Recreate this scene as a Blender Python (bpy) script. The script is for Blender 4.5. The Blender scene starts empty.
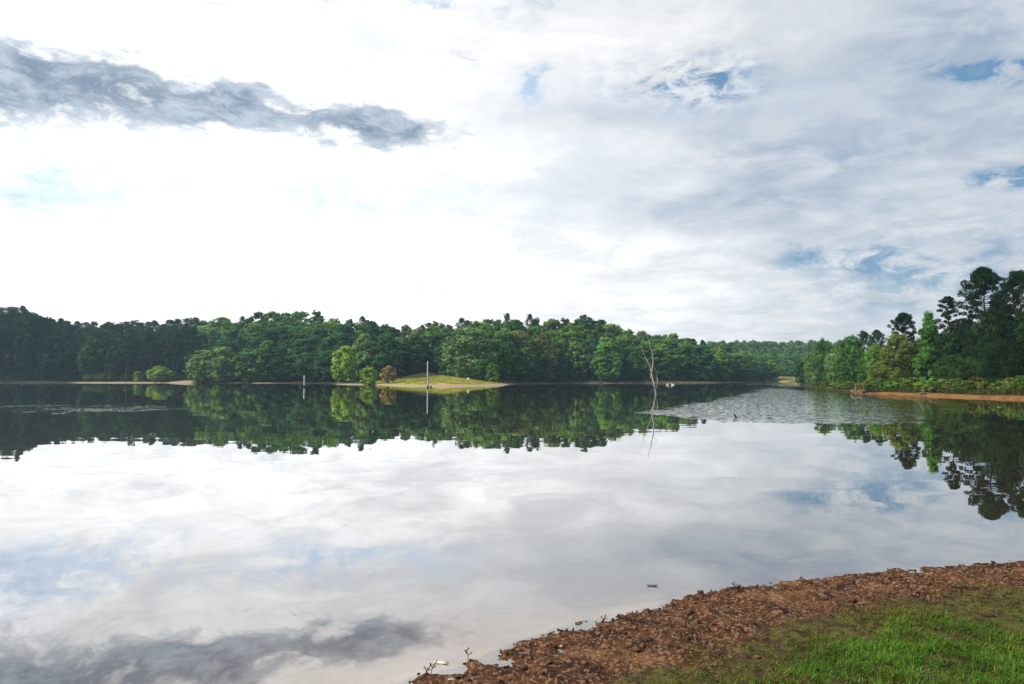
import bpy, math, random
import numpy as np
from mathutils import Vector

R_ = math.radians
rng = np.random.default_rng(7)
random.seed(7)
scene = bpy.context.scene
COL = scene.collection

# ------------------------------------------------------------------ camera
EYE = 1.8
F = 682.67
PITCH = math.atan(36.0 / F)
cam_d = bpy.data.cameras.new("camera")
cam_d.lens = 24.0
cam_d.sensor_width = 36.0
cam_d.clip_start = 0.05
cam_d.clip_end = 6000
cam = bpy.data.objects.new("camera", cam_d)
cam.location = (0, 0, EYE)
cam.rotation_euler = (math.pi / 2 + PITCH, 0, 0)
COL.objects.link(cam)
scene.camera = cam

# ------------------------------------------------------------------ view
scene.view_settings.view_transform = 'Standard'
scene.view_settings.look = 'None'
scene.view_settings.exposure = 0.0
scene.view_settings.gamma = 1.0
scene.view_settings.use_curve_mapping = False
scene.render.engine = 'CYCLES'
scene.cycles.max_bounces = 6
scene.cycles.diffuse_bounces = 2
scene.cycles.glossy_bounces = 2
scene.cycles.transmission_bounces = 2
scene.cycles.volume_bounces = 1
scene.cycles.transparent_max_bounces = 8
scene.cycles.use_denoising = True
scene.cycles.caustics_reflective = False
scene.cycles.caustics_refractive = False

SUN_AZ = R_(-108)      # measured from +Y (view direction) towards +X
SUN_EL = R_(42)
SKY_STRENGTH = 0.1


def ray(px, py):
    x = (px - 512) / F
    u = (342 - py) / F
    c, s = math.cos(PITCH), math.sin(PITCH)
    return Vector((x, c - u * s, s + u * c))


def at(px, py, D):
    r = ray(px, py)
    k = D / r.y
    return Vector((r.x * k, D, EYE + r.z * k))


def on_water(px, py):
    r = ray(px, py)
    k = -EYE / r.z
    return (r.x * k, r.y * k)


def azel(px, py):
    r = ray(px, py)
    return math.atan2(r.x, r.y), math.atan2(r.z, math.hypot(r.x, r.y))


# ------------------------------------------------------------------ node helper
class N:
    def __init__(self, tree):
        self.t = tree
        self.n = tree.nodes
        self.l = tree.links

    def node(self, typ, **kw):
        nd = self.n.new(typ)
        for k, v in kw.items():
            setattr(nd, k, v)
        return nd

    def put(self, sock, v):
        if isinstance(v, bpy.types.NodeSocket):
            self.l.new(v, sock)
        elif v is not None:
            sock.default_value = v

    def m(self, op, a, b=None, c=None, clamp=False):
        nd = self.node('ShaderNodeMath', operation=op, use_clamp=clamp)
        self.put(nd.inputs[0], a)
        if b is not None: self.put(nd.inputs[1], b)
        if c is not None: self.put(nd.inputs[2], c)
        return nd.outputs[0]

    def vm(self, op, a, b=None, scale=None):
        nd = self.node('ShaderNodeVectorMath', operation=op)
        self.put(nd.inputs[0], a)
        if b is not None: self.put(nd.inputs[1], b)
        if scale is not None: self.put(nd.inputs['Scale'], scale)
        return nd.outputs['Value'] if op in ('LENGTH', 'DOT_PRODUCT', 'DISTANCE') else nd.outputs[0]

    def mix(self, f, a, b, blend='MIX'):
        nd = self.node('ShaderNodeMix', data_type='RGBA', blend_type=blend)
        self.put(nd.inputs[0], f)
        self.put(nd.inputs[6], a if isinstance(a, bpy.types.NodeSocket) else (*a, 1) if len(a) == 3 else a)
        self.put(nd.inputs[7], b if isinstance(b, bpy.types.NodeSocket) else (*b, 1) if len(b) == 3 else b)
        return nd.outputs[2]

    def noise(self, vec, scale, detail=4, rough=0.55, dist=0.0, color=False):
        nd = self.node('ShaderNodeTexNoise')
        self.put(nd.inputs['Vector'], vec)
        nd.inputs['Scale'].default_value = scale
        nd.inputs['Detail'].default_value = detail
        nd.inputs['Roughness'].default_value = rough
        nd.inputs['Distortion'].default_value = dist
        return nd.outputs['Color'] if color else nd.outputs['Fac']

    def ss(self, v, lo, hi):
        nd = self.node('ShaderNodeMapRange', interpolation_type='SMOOTHSTEP')
        self.put(nd.inputs[0], v)
        self.put(nd.inputs[1], lo)
        self.put(nd.inputs[2], hi)
        return nd.outputs[0]

    def lin(self, v, lo, hi, a, b):
        nd = self.node('ShaderNodeMapRange')
        self.put(nd.inputs[0], v)
        for i, q in enumerate((lo, hi, a, b)):
            self.put(nd.inputs[i + 1], q)
        return nd.outputs[0]

    def xyz(self, v):
        nd = self.node('ShaderNodeSeparateXYZ')
        self.put(nd.inputs[0], v)
        return nd.outputs

    def comb(self, x, y, z):
        nd = self.node('ShaderNodeCombineXYZ')
        for i, q in enumerate((x, y, z)):
            self.put(nd.inputs[i], q)
        return nd.outputs[0]


def material(name):
    mt = bpy.data.materials.new(name)
    mt.use_nodes = True
    g = N(mt.node_tree)
    g.n.clear()
    out = g.node('ShaderNodeOutputMaterial')
    return mt, g, out


# ------------------------------------------------------------------ world: sky and clouds
world = bpy.data.worlds.new("World")
scene.world = world
world.use_nodes = True
g = N(world.node_tree)
g.n.clear()
wout = g.node('ShaderNodeOutputWorld')
bg = g.node('ShaderNodeBackground')
bg.inputs[1].default_value = SKY_STRENGTH
sky = g.node('ShaderNodeTexSky', sky_type='NISHITA')
sky.sun_disc = False
sky.sun_elevation = SUN_EL
sky.sun_rotation = SUN_AZ
sky.air_density = 1.3
sky.dust_density = 0.8
geo = g.node('ShaderNodeTexCoord')
dirv = geo.outputs['Generated']
dx, dy, dz = g.xyz(dirv)
az = g.m('ARCTAN2', dx, dy)
el = g.m('ARCSINE', dz)
elp = g.m('ABSOLUTE', el)
den = g.m('ADD', g.m('ABSOLUTE', dz), 0.13)
P = g.comb(g.m('DIVIDE', dx, den), g.m('DIVIDE', dy, den), 0.0)
AE = g.comb(az, g.m('MULTIPLY', elp, 2.2), 0.0)
n_big = g.noise(P, 0.55, 6, 0.55, 0.3)
n_mid = g.noise(P, 1.6, 8, 0.6, 0.4)
n_fine = g.noise(P, 4.2, 9, 0.62, 0.5)
n_puff = g.noise(AE, 7.0, 9, 0.58, 0.25)
wob = g.vm('SUBTRACT', g.noise(AE, 9.0, 6, 0.6, 0.0, color=True), (0.5, 0.5, 0.5))
wx, wy, _ = g.xyz(wob)
azw = g.m('MULTIPLY_ADD', wx, 0.12, az)
elw = g.m('MULTIPLY_ADD', wy, 0.075, elp)


def blob(px, py, sx, sy, tilt=0.0, a=None, e=None):
    """soft ellipse round a sky direction; sx, sy are half sizes in pixels of the photograph"""
    a0, e0 = azel(px, py)
    da = g.m('SUBTRACT', a if a is not None else azw, a0)
    de = g.m('SUBTRACT', e if e is not None else elw, e0)
    if tilt:
        de = g.m('MULTIPLY_ADD', da, tilt, de)
    q = g.m('ADD', g.m('POWER', g.m('DIVIDE', da, sx / F), 2.0), g.m('POWER', g.m('DIVIDE', de, sy / F), 2.0))
    return g.m('EXPONENT', g.m('MULTIPLY', q, -1.0))


def addl(items):
    r = items[0]
    for i in items[1:]:
        r = g.m('ADD', r, i)
    return r


# brightness of the white veil, brightest low on the left where the sun sits behind it
glow = blob(190, 250, 520, 300, a=az, e=elp)
lum = g.m('MULTIPLY_ADD', glow, 0.72, 0.74)
n_tex = g.noise(P, 2.6, 10, 0.68, 0.8)
lum = g.m('MULTIPLY', lum, g.lin(n_mid, 0.3, 0.72, 1.13, 0.86))
lum = g.m('MULTIPLY', lum, g.lin(n_tex, 0.32, 0.70, 1.12, 0.84))
veil = g.vm('SCALE', g.comb(1.0, 1.0, 1.01), scale=lum)
# blue grey stratus filling the right half in long bands
side = g.ss(az, azel(430, 200)[0], azel(1060, 200)[0])
band = addl([
    g.m('MULTIPLY', blob(1010, 165, 430, 70, 0.10), 0.85),
    g.m('MULTIPLY', blob(640, 118, 170, 16, 0.05), 0.45),
    g.m('MULTIPLY', blob(690, 205, 200, 22, 0.05), 0.35),
    g.m('MULTIPLY', blob(1000, 20, 170, 50), 0.75),
    g.m('MULTIPLY', blob(560, 10, 90, 14), 0.35),
    g.m('MULTIPLY', side, 0.34),
])
band = g.m('MULTIPLY', band, g.lin(n_mid, 0.32, 0.70, 0.55, 1.25))
band = g.m('MULTIPLY', band, g.lin(n_fine, 0.3, 0.7, 0.75, 1.2), clamp=True)
c1 = g.mix(band, veil, g.mix(g.ss(n_fine, 0.35, 0.65), (0.37, 0.465, 0.60), (0.62, 0.68, 0.75)))
# general light grey modelling everywhere
grey = g.m('MULTIPLY', g.ss(g.m('MULTIPLY_ADD', n_tex, 0.5, g.m('MULTIPLY', n_big, 0.6)), 0.50, 0.70), 0.6)
c1 = g.mix(grey, c1, g.mix(side, (0.86, 0.90, 0.96), (0.52, 0.60, 0.71)))
# blue openings
holes = addl([
    g.m('MULTIPLY', blob(683, 84, 64, 19, 0.05), 1.5), g.m('MULTIPLY', blob(536, 92, 15, 14), 1.8), g.m('MULTIPLY', blob(1020, 176, 40, 8), 1.8), g.m('MULTIPLY', blob(1010, 72, 60, 8, 0.25), 1.5),
    g.m('MULTIPLY', blob(850, 258, 60, 9, 0.05), 0.75), g.m('MULTIPLY', blob(960, 272, 130, 30), 0.75), g.m('MULTIPLY', blob(440, 2, 26, 10), 0.8),
    g.m('MULTIPLY', blob(355, 200, 120, 17, -0.05), 0.95), g.m('MULTIPLY', blob(70, 175, 110, 22, -0.03), 0.8),
    g.m('MULTIPLY', blob(90, 205, 90, 12, 0.0), 0.6),
])
n_rag = g.noise(AE, 19.0, 10, 0.70, 0.5)
hm = g.m('MULTIPLY', g.m('MULTIPLY', holes, 1.25), g.ss(g.m('MULTIPLY_ADD', n_rag, 0.6, g.m('MULTIPLY', n_puff, 0.5)), 0.46, 0.64), clamp=True)
blue_near = g.mix(0.75, sky.outputs[0], (1.5, 3.2, 5.4))
blue = g.mix(g.ss(glow, 0.25, 0.75), g.vm('SCALE', blue_near, scale=0.1), (0.88, 1.04, 1.28))
c2 = g.mix(hm, c1, blue)
# dark ragged cumulus bank upper left
dk = addl([
    blob(-10, 72, 56, 22), blob(62, 84, 52, 24, 0.1), blob(150, 88, 76, 20, 0.1), blob(225, 108, 40, 20), g.m('MULTIPLY', blob(190, 128, 230, 30), 0.25),
    g.m('MULTIPLY', blob(262, 82, 16, 7), 0.7), blob(330, 122, 76, 21, 0.04), g.m('MULTIPLY', blob(400, 130, 50, 13), 0.9),
    g.m('MULTIPLY', blob(-60, 100, 60, 40), 0.9), g.m('MULTIPLY', blob(490, 130, 26, 6), 0.5),
    g.m('MULTIPLY', blob(200, -70, 330, 36), 0.8),
])
dens = g.m('ADD', g.m('ADD', g.m('MULTIPLY', dk, 0.9), g.m('MULTIPLY', g.m('SUBTRACT', n_puff, 0.5), 2.2)), g.m('MULTIPLY', g.m('SUBTRACT', n_rag, 0.5), 2.2))
dm = g.ss(dens, 0.28, 1.05)
dcol = g.mix(g.ss(g.m('ADD', g.m('MULTIPLY', n_puff, 0.6), g.m('MULTIPLY', n_rag, 0.8)), 0.58, 0.82), (0.15, 0.24, 0.37), (0.50, 0.60, 0.71))
c3 = g.mix(g.m('MULTIPLY', dm, 0.9), c2, dcol)
# slim bright streak low right
st = g.m('MULTIPLY', addl([blob(835, 312, 60, 7, 0.55, azw, elw), blob(930, 228, 60, 14), blob(700, 150, 160, 10, 0.2)]), g.ss(n_fine, 0.35, 0.65))
c3 = g.mix(g.m('MULTIPLY', st, 0.6, clamp=True), c3, (0.88, 0.89, 0.92))
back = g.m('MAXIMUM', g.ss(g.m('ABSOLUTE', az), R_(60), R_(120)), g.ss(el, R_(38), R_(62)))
c3 = g.mix(g.m('MULTIPLY', back, g.lin(n_big, 0.35, 0.65, 0.95, 0.55)), c3, (0.16, 0.25, 0.40))  # unseen sky behind and overhead, darkened and blued to cut ambient light
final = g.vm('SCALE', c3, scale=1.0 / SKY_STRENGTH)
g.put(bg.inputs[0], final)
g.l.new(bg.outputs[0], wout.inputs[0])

# ------------------------------------------------------------------ sun
sd = bpy.data.lights.new("sun", 'SUN')
sd.energy = 5.0
sd.angle = R_(2.0)
sd.color = (1.0, 0.93, 0.82)
sun = bpy.data.objects.new("sun", sd)
sv = Vector((math.sin(SUN_AZ) * math.cos(SUN_EL), math.cos(SUN_AZ) * math.cos(SUN_EL), math.sin(SUN_EL)))
sun.rotation_euler = sv.to_track_quat('Z', 'Y').to_euler()
sun.location = sv * 100
COL.objects.link(sun)


# ------------------------------------------------------------------ object helpers
def tag(o, label=None, cat=None, group=None, kind=None):
    if label: o['label'] = label
    if cat: o['category'] = cat
    if group: o['group'] = group
    if kind: o['kind'] = kind
    return o


def link(name, data, parent=None):
    o = bpy.data.objects.new(name, data)
    COL.objects.link(o)
    if parent is not None: o.parent = parent
    return o


def mesh_np(name, v, f, mat=None, attrs=None, smooth=False):
    """v (n,3), f (m,k) all faces with k corners"""
    me = bpy.data.meshes.new(name)
    v = np.asarray(v, dtype=np.float32)
    f = np.asarray(f, dtype=np.int32)
    k = f.shape[1]
    me.vertices.add(len(v))
    me.vertices.foreach_set('co', v.ravel())
    me.loops.add(f.size)
    me.loops.foreach_set('vertex_index', f.ravel())
    me.polygons.add(len(f))
    me.polygons.foreach_set('loop_start', np.arange(0, f.size, k, dtype=np.int32))
    if smooth: me.polygons.foreach_set('use_smooth', np.ones(len(f), dtype=bool))
    for an, (dom, typ, arr) in (attrs or {}).items():
        a = me.attributes.new(an, typ, dom)
        a.data.foreach_set('value' if typ == 'FLOAT' else 'color', np.asarray(arr, dtype=np.float32).ravel())
    me.update(calc_edges=True)
    if mat: me.materials.append(mat)
    return me


class Geo:
    """collects tubes (triangles) for trunks, branches and posts"""
    def __init__(s):
        s.v = []; s.f = []; s.n = 0

    def tube(s, pts, rad, sides=7, cap=True):
        pts = np.asarray(pts, dtype=float)
        m = len(pts)
        tan = np.gradient(pts, axis=0)
        tan /= np.linalg.norm(tan, axis=1)[:, None] + 1e-9
        ref = np.array([0.31, 0.95, 0.05]) if abs(tan[0][2]) > 0.8 else np.array([0, 0, 1.0])
        rings = []
        for i in range(m):
            a = np.cross(tan[i], ref); a /= np.linalg.norm(a) + 1e-9
            b = np.cross(tan[i], a)
            th = np.linspace(0, 2 * np.pi, sides, endpoint=False)
            r = rad[i]
            rings.append(pts[i] + r * (np.cos(th)[:, None] * a + np.sin(th)[:, None] * b))
        base = s.n
        s.v.append(np.vstack(rings)); s.n += m * sides
        for i in range(m - 1):
            for j in range(sides):
                a = base + i * sides + j; b = base + i * sides + (j + 1) % sides
                c = a + sides; d = b + sides
                s.f += [(a, c, b), (b, c, d)]
        if cap:
            for i, e in ((0, 0), (m - 1, 1)):
                s.v.append(pts[i][None, :]); ci = s.n; s.n += 1
                for j in range(sides):
                    a = base + i * sides + j; b = base + i * sides + (j + 1) % sides
                    s.f.append((ci, b, a) if e else (ci, a, b))

    def mesh(s, name, mat):
        return mesh_np(name, np.vstack(s.v), np.array(s.f), mat, smooth=True)


def fbm2(x, y, seed=0, octaves=4, scale=1.0, gain=0.5):
    """cheap value noise, smooth, range about -1..1"""
    r = np.zeros_like(x, dtype=float); amp = 1.0; tot = 0
    for o in range(octaves):
        fx = x * scale * 2 ** o + 17.3 * o + seed * 3.7
        fy = y * scale * 2 ** o - 9.1 * o + seed * 1.9
        ix = np.floor(fx).astype(np.int64); iy = np.floor(fy).astype(np.int64)
        tx = fx - ix; ty = fy - iy
        tx = tx * tx * (3 - 2 * tx); ty = ty * ty * (3 - 2 * ty)
        def h(a, b):
            q = (a * 374761393 + b * 668265263 + (seed + o) * 982451653) & 0x7fffffff
            q = ((q ^ (q >> 13)) * 1274126177) & 0x7fffffff
            return ((q ^ (q >> 16)) & 0xffff) / 32767.5 - 1
        v = (h(ix, iy) * (1 - tx) + h(ix + 1, iy) * tx) * (1 - ty) + (h(ix, iy + 1) * (1 - tx) + h(ix + 1, iy + 1) * tx) * ty
        r += v * amp; tot += amp; amp *= gain
    return r / tot


# ------------------------------------------------------------------ lake outline
def sp(px, D): return ((px - 512) / F * D, D)


near = [on_water(*p) for p in [(420, 684), (480, 664), (520, 649), (560, 634), (600, 620), (650, 605), (700, 594), (770, 585), (850, 576), (930, 568), (1024, 562)]]
SH = [(-230, 25), (-120, -12), (-40, -10), (-10, -3.2), (-4.2, 0.8), (-1.9, 2.9)] + near + [
    (7.0, 7.15), (11, 7.6), (19, 10), (30, 20), (40, 38), sp(1024, 57), sp(960, 64), sp(905, 72), sp(858, 81), sp(845, 92), sp(830, 104), sp(812, 125), sp(800, 150), sp(797, 200),
    sp(804, 260), sp(800, 322), sp(768, 330), sp(758, 290), sp(735, 262), sp(700, 246), sp(640, 240), sp(560, 232), sp(515, 205), sp(506, 170),
    sp(480, 156), sp(430, 150), sp(395, 163), sp(372, 184), sp(350, 190), sp(335, 196), sp(318, 232), sp(250, 240), sp(190, 246), sp(165, 252), sp(80, 258), sp(0, 262), sp(-90, 240), (-245, 170)]
SH = np.array(SH)


def sdist(x, y):
    """signed distance to the lake outline, positive on land"""
    shp = x.shape
    x = x.ravel(); y = y.ravel()
    best = np.full(x.shape, 1e18); inside = np.zeros(x.shape, bool)
    n = len(SH)
    for i in range(n):
        ax, ay = SH[i]; bx, by = SH[(i + 1) % n]
        ex, ey = bx - ax, by - ay
        t = np.clip(((x - ax) * ex + (y - ay) * ey) / (ex * ex + ey * ey), 0, 1)
        best = np.minimum(best, (x - ax - t * ex) ** 2 + (y - ay - t * ey) ** 2)
        c = ((ay > y) != (by > y)) & (x < ex * (y - ay) / (ey if ey else 1e-9) + ax)
        inside ^= c
    return (np.sqrt(best) * np.where(inside, -1, 1)).reshape(shp)


SKYL = np.array([(-200, 300), (-60, 306), (0, 310), (25, 310), (45, 318), (60, 322), (80, 324), (110, 324), (150, 325), (190, 322), (215, 317), (240, 317), (260, 313), (290, 313), (310, 310),
                 (330, 315), (350, 318), (365, 320), (385, 322), (397, 329), (410, 325), (440, 324), (470, 321), (500, 316), (520, 318), (550, 317), (590, 315), (610, 322), (640, 330),
                 (665, 334), (690, 338), (710, 342), (740, 350), (762, 360), (790, 376)])


def skyline(px): return np.interp(px, SKYL[:, 0], SKYL[:, 1])


def sstep(x, a, b):
    t = np.clip((x - a) / (b - a), 0, 1)
    return t * t * (3 - 2 * t)


def ground(x, y, d=None):
    x = np.asarray(x, float); y = np.asarray(y, float)
    if d is None: d = sdist(x, y)
    z = np.where(d > 0, 0.85 * (1 - np.exp(-np.maximum(d, 0) / 4.5)) + 0.012 * np.clip(d, 0, 60), -0.0)
    z = z + np.where(d < 0, -2.6 * (1 - np.exp(np.minimum(d, 0) / 9.0)), 0)
    # near bank is flatter
    nearm = sstep(-np.hypot(x - 4, y - 3), -40, -14)
    zn = np.where(d > 0, 0.10 * np.minimum(d, 5) + 0.02 * np.clip(d - 5, 0, 30), -2.2 * (1 - np.exp(np.minimum(d, 0) / 5.0)))
    z = z * (1 - nearm) + zn * nearm
    ys = np.maximum(y, 1)
    px = 512 + F * x / ys
    top = (378 - skyline(px)) / F * 305 + EYE - 17.5
    hill = np.clip(top, 0, 20) * sstep(d, 10, 62) * sstep(y, 60, 160) * (1 - sstep(px, 700, 790))
    # distant ridge behind the cove
    hill = hill + 16 * sstep(y, 430, 640) * sstep(px, 560, 690)
    # cove meadow slope
    cm = sstep(y, 328, 375) * sstep(px, 740, 760) * (1 - sstep(px, 830, 900))
    hill = hill + 0.9 * cm
    # knoll of the meadow point
    mx, my = sp(432, 172)
    mm = np.exp(-(((x - mx) / 19) ** 4 + ((y - my - 10) / 19) ** 4))
    hill = hill + 0.75 * mm * sstep(d, 1, 16)
    z = z + hill + 0.25 * fbm2(x, y, 3, 3, 0.12) * sstep(np.abs(d), 6, 30) * (1 - nearm)
    return z


def gz(x, y): return float(ground(np.array([x]), np.array([y]))[0])


# ------------------------------------------------------------------ ground
PX0, PX1, PY0, PY1 = -6.0, 12.0, -2.0, 9.5
xs = np.unique(np.concatenate([np.arange(-1500, -260, 60), np.arange(-260, 30, 2.0), np.arange(30, 62, 0.8), np.arange(62, 260.1, 2.0), np.arange(260, 1501, 60)]))
ys = np.unique(np.concatenate([np.arange(-400, -20, 40), np.arange(-20, 50, 2.0), np.arange(50, 110, 1.0), np.arange(110, 400, 1.5), np.arange(400, 700, 10), np.arange(700, 1901, 80)]))
GX, GY = np.meshgrid(xs, ys)
GD = sdist(GX, GY)
GZ = ground(GX, GY, GD)
inpatch = (GX > PX0 + 1.5) & (GX < PX1 - 1.5) & (GY > PY0 + 1.5) & (GY < PY1 - 1.5)
GZ = np.where(inpatch, GZ - 0.5, GZ)


def grid_faces(ny, nx):
    i = np.arange(ny * nx).reshape(ny, nx)
    return np.stack([i[:-1, :-1].ravel(), i[:-1, 1:].ravel(), i[1:, 1:].ravel(), i[1:, :-1].ravel()], 1)


GP = 512 + F * GX / np.maximum(GY, 1)
# zones: R meadow, G pale sand, B red clay, A unused
meadow = np.clip(np.exp(-(((GX - sp(440, 165)[0]) / 24) ** 4 + ((GY - 172) / 22) ** 4)) * 1.5, 0, 1)
meadow = np.maximum(meadow, sstep(GY, 318, 330) * (1 - sstep(GY, 385, 392)) * sstep(GP, 752, 762) * (1 - sstep(GP, 810, 830)))
sand = (1 - sstep(GD, 1.0, 2.6)) * sstep(GP, 60, 90) * (1 - sstep(GP, 200, 330)) * (GY > 100)
sand = np.maximum(sand, 0.75 * (1 - sstep(GD, 0.9, 2.0)) * ((GP > 335) & (GP < 515) & (GY > 100)))
sand = np.maximum(sand, 0.9 * (1 - sstep(GD, 8, 13)) * sstep(GP, 168, 176) * (1 - sstep(GP, 190, 196)) * (GY > 100))
sand = np.maximum(sand, 0.35 * (1 - sstep(GD, 0.8, 1.8)) * ((GP > 510) & (GP < 770) & (GY > 150)))
clay = (1 - sstep(GD, 0.9, 1.7)) * sstep(GD, -0.8, -0.2) * sstep(GP, 840, 862) * (GY > 30) * (GY < 200)
clay = np.maximum(clay, np.clip(1 - np.hypot(GX - 4, GY - 3) / 45, 0, 1) * (1 - sstep(GD, 2, 6)))
clay = np.maximum(clay, 0.9 * sstep(-GD, -1, 0.5) * (np.hypot(GX - 4, GY - 3) < 60))
zone = np.stack([meadow, sand, clay, np.ones_like(sand)], -1).reshape(-1, 4)

m_ground, g, out = material("ground_soil")
tc = g.node('ShaderNodeNewGeometry').outputs['Position']
za = g.node('ShaderNodeAttribute', attribute_name='zone')
zr, zg, zb = g.xyz(za.outputs['Color'])
n1 = g.noise(tc, 0.6, 6, 0.6); n2 = g.noise(tc, 3.0, 6, 0.65)
floor = g.mix(g.ss(n1, 0.35, 0.65), (0.035, 0.028, 0.018), (0.05, 0.06, 0.02))
gr = g.mix(g.ss(n2, 0.35, 0.65), (0.25, 0.27, 0.04), (0.42, 0.36, 0.09))
gr = g.mix(g.ss(g.xyz(tc)[1], 250.0, 280.0), gr, g.mix(g.ss(n1, 0.35, 0.65), (0.10, 0.14, 0.03), (0.17, 0.20, 0.05)))
gr = g.mix(g.ss(g.noise(tc, 0.16, 4, 0.6), 0.50, 0.60), gr, (0.50, 0.30, 0.13))
sn = g.mix(n2, (0.28, 0.22, 0.155), (0.46, 0.38, 0.29))
cl = g.mix(g.ss(g.noise(tc, 1.1, 7, 0.7), 0.38, 0.62), (0.15, 0.066, 0.022), (0.30, 0.150, 0.055))
edge = g.m('MULTIPLY', g.m('SUBTRACT', n1, 0.5), 0.5)
c = g.mix(g.ss(g.m('ADD', zr, edge), 0.4, 0.6), floor, gr)
c = g.mix(g.ss(g.m('ADD', zb, edge), 0.4, 0.6), c, cl)
c = g.mix(g.m('MULTIPLY', g.ss(g.m('ADD', zg, g.m('MULTIPLY', edge, 0.5)), 0.1, 0.7), 1.0), c, sn)
b = g.node('ShaderNodeBsdfPrincipled')
g.put(b.inputs['Base Color'], c)
b.inputs['Roughness'].default_value = 0.95
b.inputs['Specular IOR Level'].default_value = 0.1
bp = g.node('ShaderNodeBump'); bp.inputs['Strength'].default_value = 0.6; bp.inputs['Distance'].default_value = 0.2
g.put(bp.inputs['Height'], n2); g.l.new(bp.outputs[0], b.inputs['Normal'])
g.l.new(b.outputs[0], out.inputs[0])

v = np.stack([GX, GY, GZ], -1).reshape(-1, 3)
me = mesh_np("ground", v, grid_faces(*GX.shape), m_ground, {'zone': ('POINT', 'FLOAT_COLOR', zone)}, smooth=True)
tag(link("ground", me), kind='structure')

# ------------------------------------------------------------------ near clay bank, finely modelled
st_ = 0.028
bx = np.arange(PX0, PX1 + 1e-6, st_); by = np.arange(PY0, PY1 + 1e-6, st_)
BX, BY = np.meshgrid(bx, by)
BD = sdist(BX, BY)
BDn = BD + 0.16 * fbm2(BX, BY, 11, 4, 1.3) + 0.035 * fbm2(BX, BY, 12, 3, 9.0)
BZ = ground(BX, BY, BDn)
edgeb = np.minimum.reduce([BX - PX0, PX1 - BX, BY - PY0, PY1 - BY])
fade = sstep(edgeb, 0.0, 1.2)
land = sstep(BDn, -0.5, 0.15)
rough = 0.04 * np.abs(fbm2(BX, BY, 21, 3, 2.1)) + 0.045 * np.abs(fbm2(BX, BY, 22, 4, 5.5, 0.65)) + 0.026 * fbm2(BX, BY, 23, 2, 12.0)
BZ = BZ + fade * (land * (rough - 0.02) + (1 - land) * 0.02 * fbm2(BX, BY, 24, 3, 1.5))
BZ = BZ + 0.004 * fade
grassm = np.clip(sstep(BDn + 0.35 * fbm2(BX, BY, 31, 3, 0.9), 0.75, 1.3), 0, 1)

m_bank, g, out = material("red_clay_soil")
tc = g.node('ShaderNodeNewGeometry').outputs['Position']
ga = g.node('ShaderNodeAttribute', attribute_name='grassy')
wa = g.node('ShaderNodeAttribute', attribute_name='shore')
n0 = g.noise(tc, 1.3, 5, 0.6); n1 = g.noise(tc, 6.0, 8, 0.65); n2 = g.noise(tc, 38.0, 6, 0.7)
vor = g.node('ShaderNodeTexVoronoi'); g.put(vor.inputs['Vector'], tc); vor.inputs['Scale'].default_value = 55
vc = vor.outputs['Color']
c = g.mix(g.ss(n1, 0.36, 0.62), (0.028, 0.012, 0.006), (0.125, 0.050, 0.020))
c = g.mix(g.m('MULTIPLY', g.ss(n0, 0.54, 0.70), 0.8), c, (0.27, 0.125, 0.052))
c = g.mix(g.m('MULTIPLY', g.ss(n2, 0.52, 0.7), 0.7), c, (0.025, 0.014, 0.008))
vx, vy, vz = g.xyz(vc)
c = g.mix(g.m('MULTIPLY', g.ss(vx, 0.72, 0.8), 0.5), c, (0.40, 0.24, 0.14))
moss = g.mix(g.ss(g.noise(tc, 14.0, 6, 0.7), 0.40, 0.60), g.mix(n2, (0.020, 0.014, 0.007), (0.075, 0.045, 0.018)), g.mix(n2, (0.05, 0.055, 0.010), (0.15, 0.15, 0.025)))
c = g.mix(g.m('MULTIPLY', g.ss(g.m('MULTIPLY_ADD', g.m('SUBTRACT', n1, 0.5), 1.6, ga.outputs['Fac']), 0.2, 0.8), 0.9), c, moss)
# under the water the bed is smooth pale silt
c = g.mix(g.ss(wa.outputs['Fac'], -0.05, -0.35), c, g.mix(g.ss(n1, 0.3, 0.7), (0.40, 0.255, 0.13), (0.66, 0.47, 0.28)))
b = g.node('ShaderNodeBsdfPrincipled')
g.put(b.inputs['Base Color'], c)
b.inputs['Roughness'].default_value = 0.9
b.inputs['Specular IOR Level'].default_value = 0.2
bp = g.node('ShaderNodeBump'); bp.inputs['Strength'].default_value = 0.9; bp.inputs['Distance'].default_value = 0.02
g.put(bp.inputs['Height'], g.m('ADD', n2, g.m('MULTIPLY', vor.outputs['Distance'], 0.6)))
g.l.new(bp.outputs[0], b.inputs['Normal'])
g.l.new(b.outputs[0], out.inputs[0])
v = np.stack([BX, BY, BZ], -1).reshape(-1, 3)
me = mesh_np("clay_bank", v, grid_faces(*BX.shape), m_bank, {'grassy': ('POINT', 'FLOAT', grassm.ravel()), 'shore': ('POINT', 'FLOAT', BDn.ravel())}, smooth=True)
tag(link("clay_bank", me), kind='structure')


def bank_z(x, y):
    i = np.clip(((np.asarray(y) - PY0) / st_).round().astype(int), 0, len(by) - 1)
    j = np.clip(((np.asarray(x) - PX0) / st_).round().astype(int), 0, len(bx) - 1)
    return BZ[i, j], BDn[i, j], grassm[i, j]


# ------------------------------------------------------------------ water
def poly_in(x, y, P):
    d = np.full(x.shape, 1e18); ins = np.zeros(x.shape, bool)
    n = len(P)
    for i in range(n):
        ax, ay = P[i]; bx_, by_ = P[(i + 1) % n]
        ex, ey = bx_ - ax, by_ - ay
        t = np.clip(((x - ax) * ex + (y - ay) * ey) / (ex * ex + ey * ey + 1e-12), 0, 1)
        d = np.minimum(d, (x - ax - t * ex) ** 2 + (y - ay - t * ey) ** 2)
        ins ^= ((ay > y) != (by_ > y)) & (x < ex * (y - ay) / (ey if ey else 1e-9) + ax)
    return np.sqrt(d) * np.where(ins, 1, -1)


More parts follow.
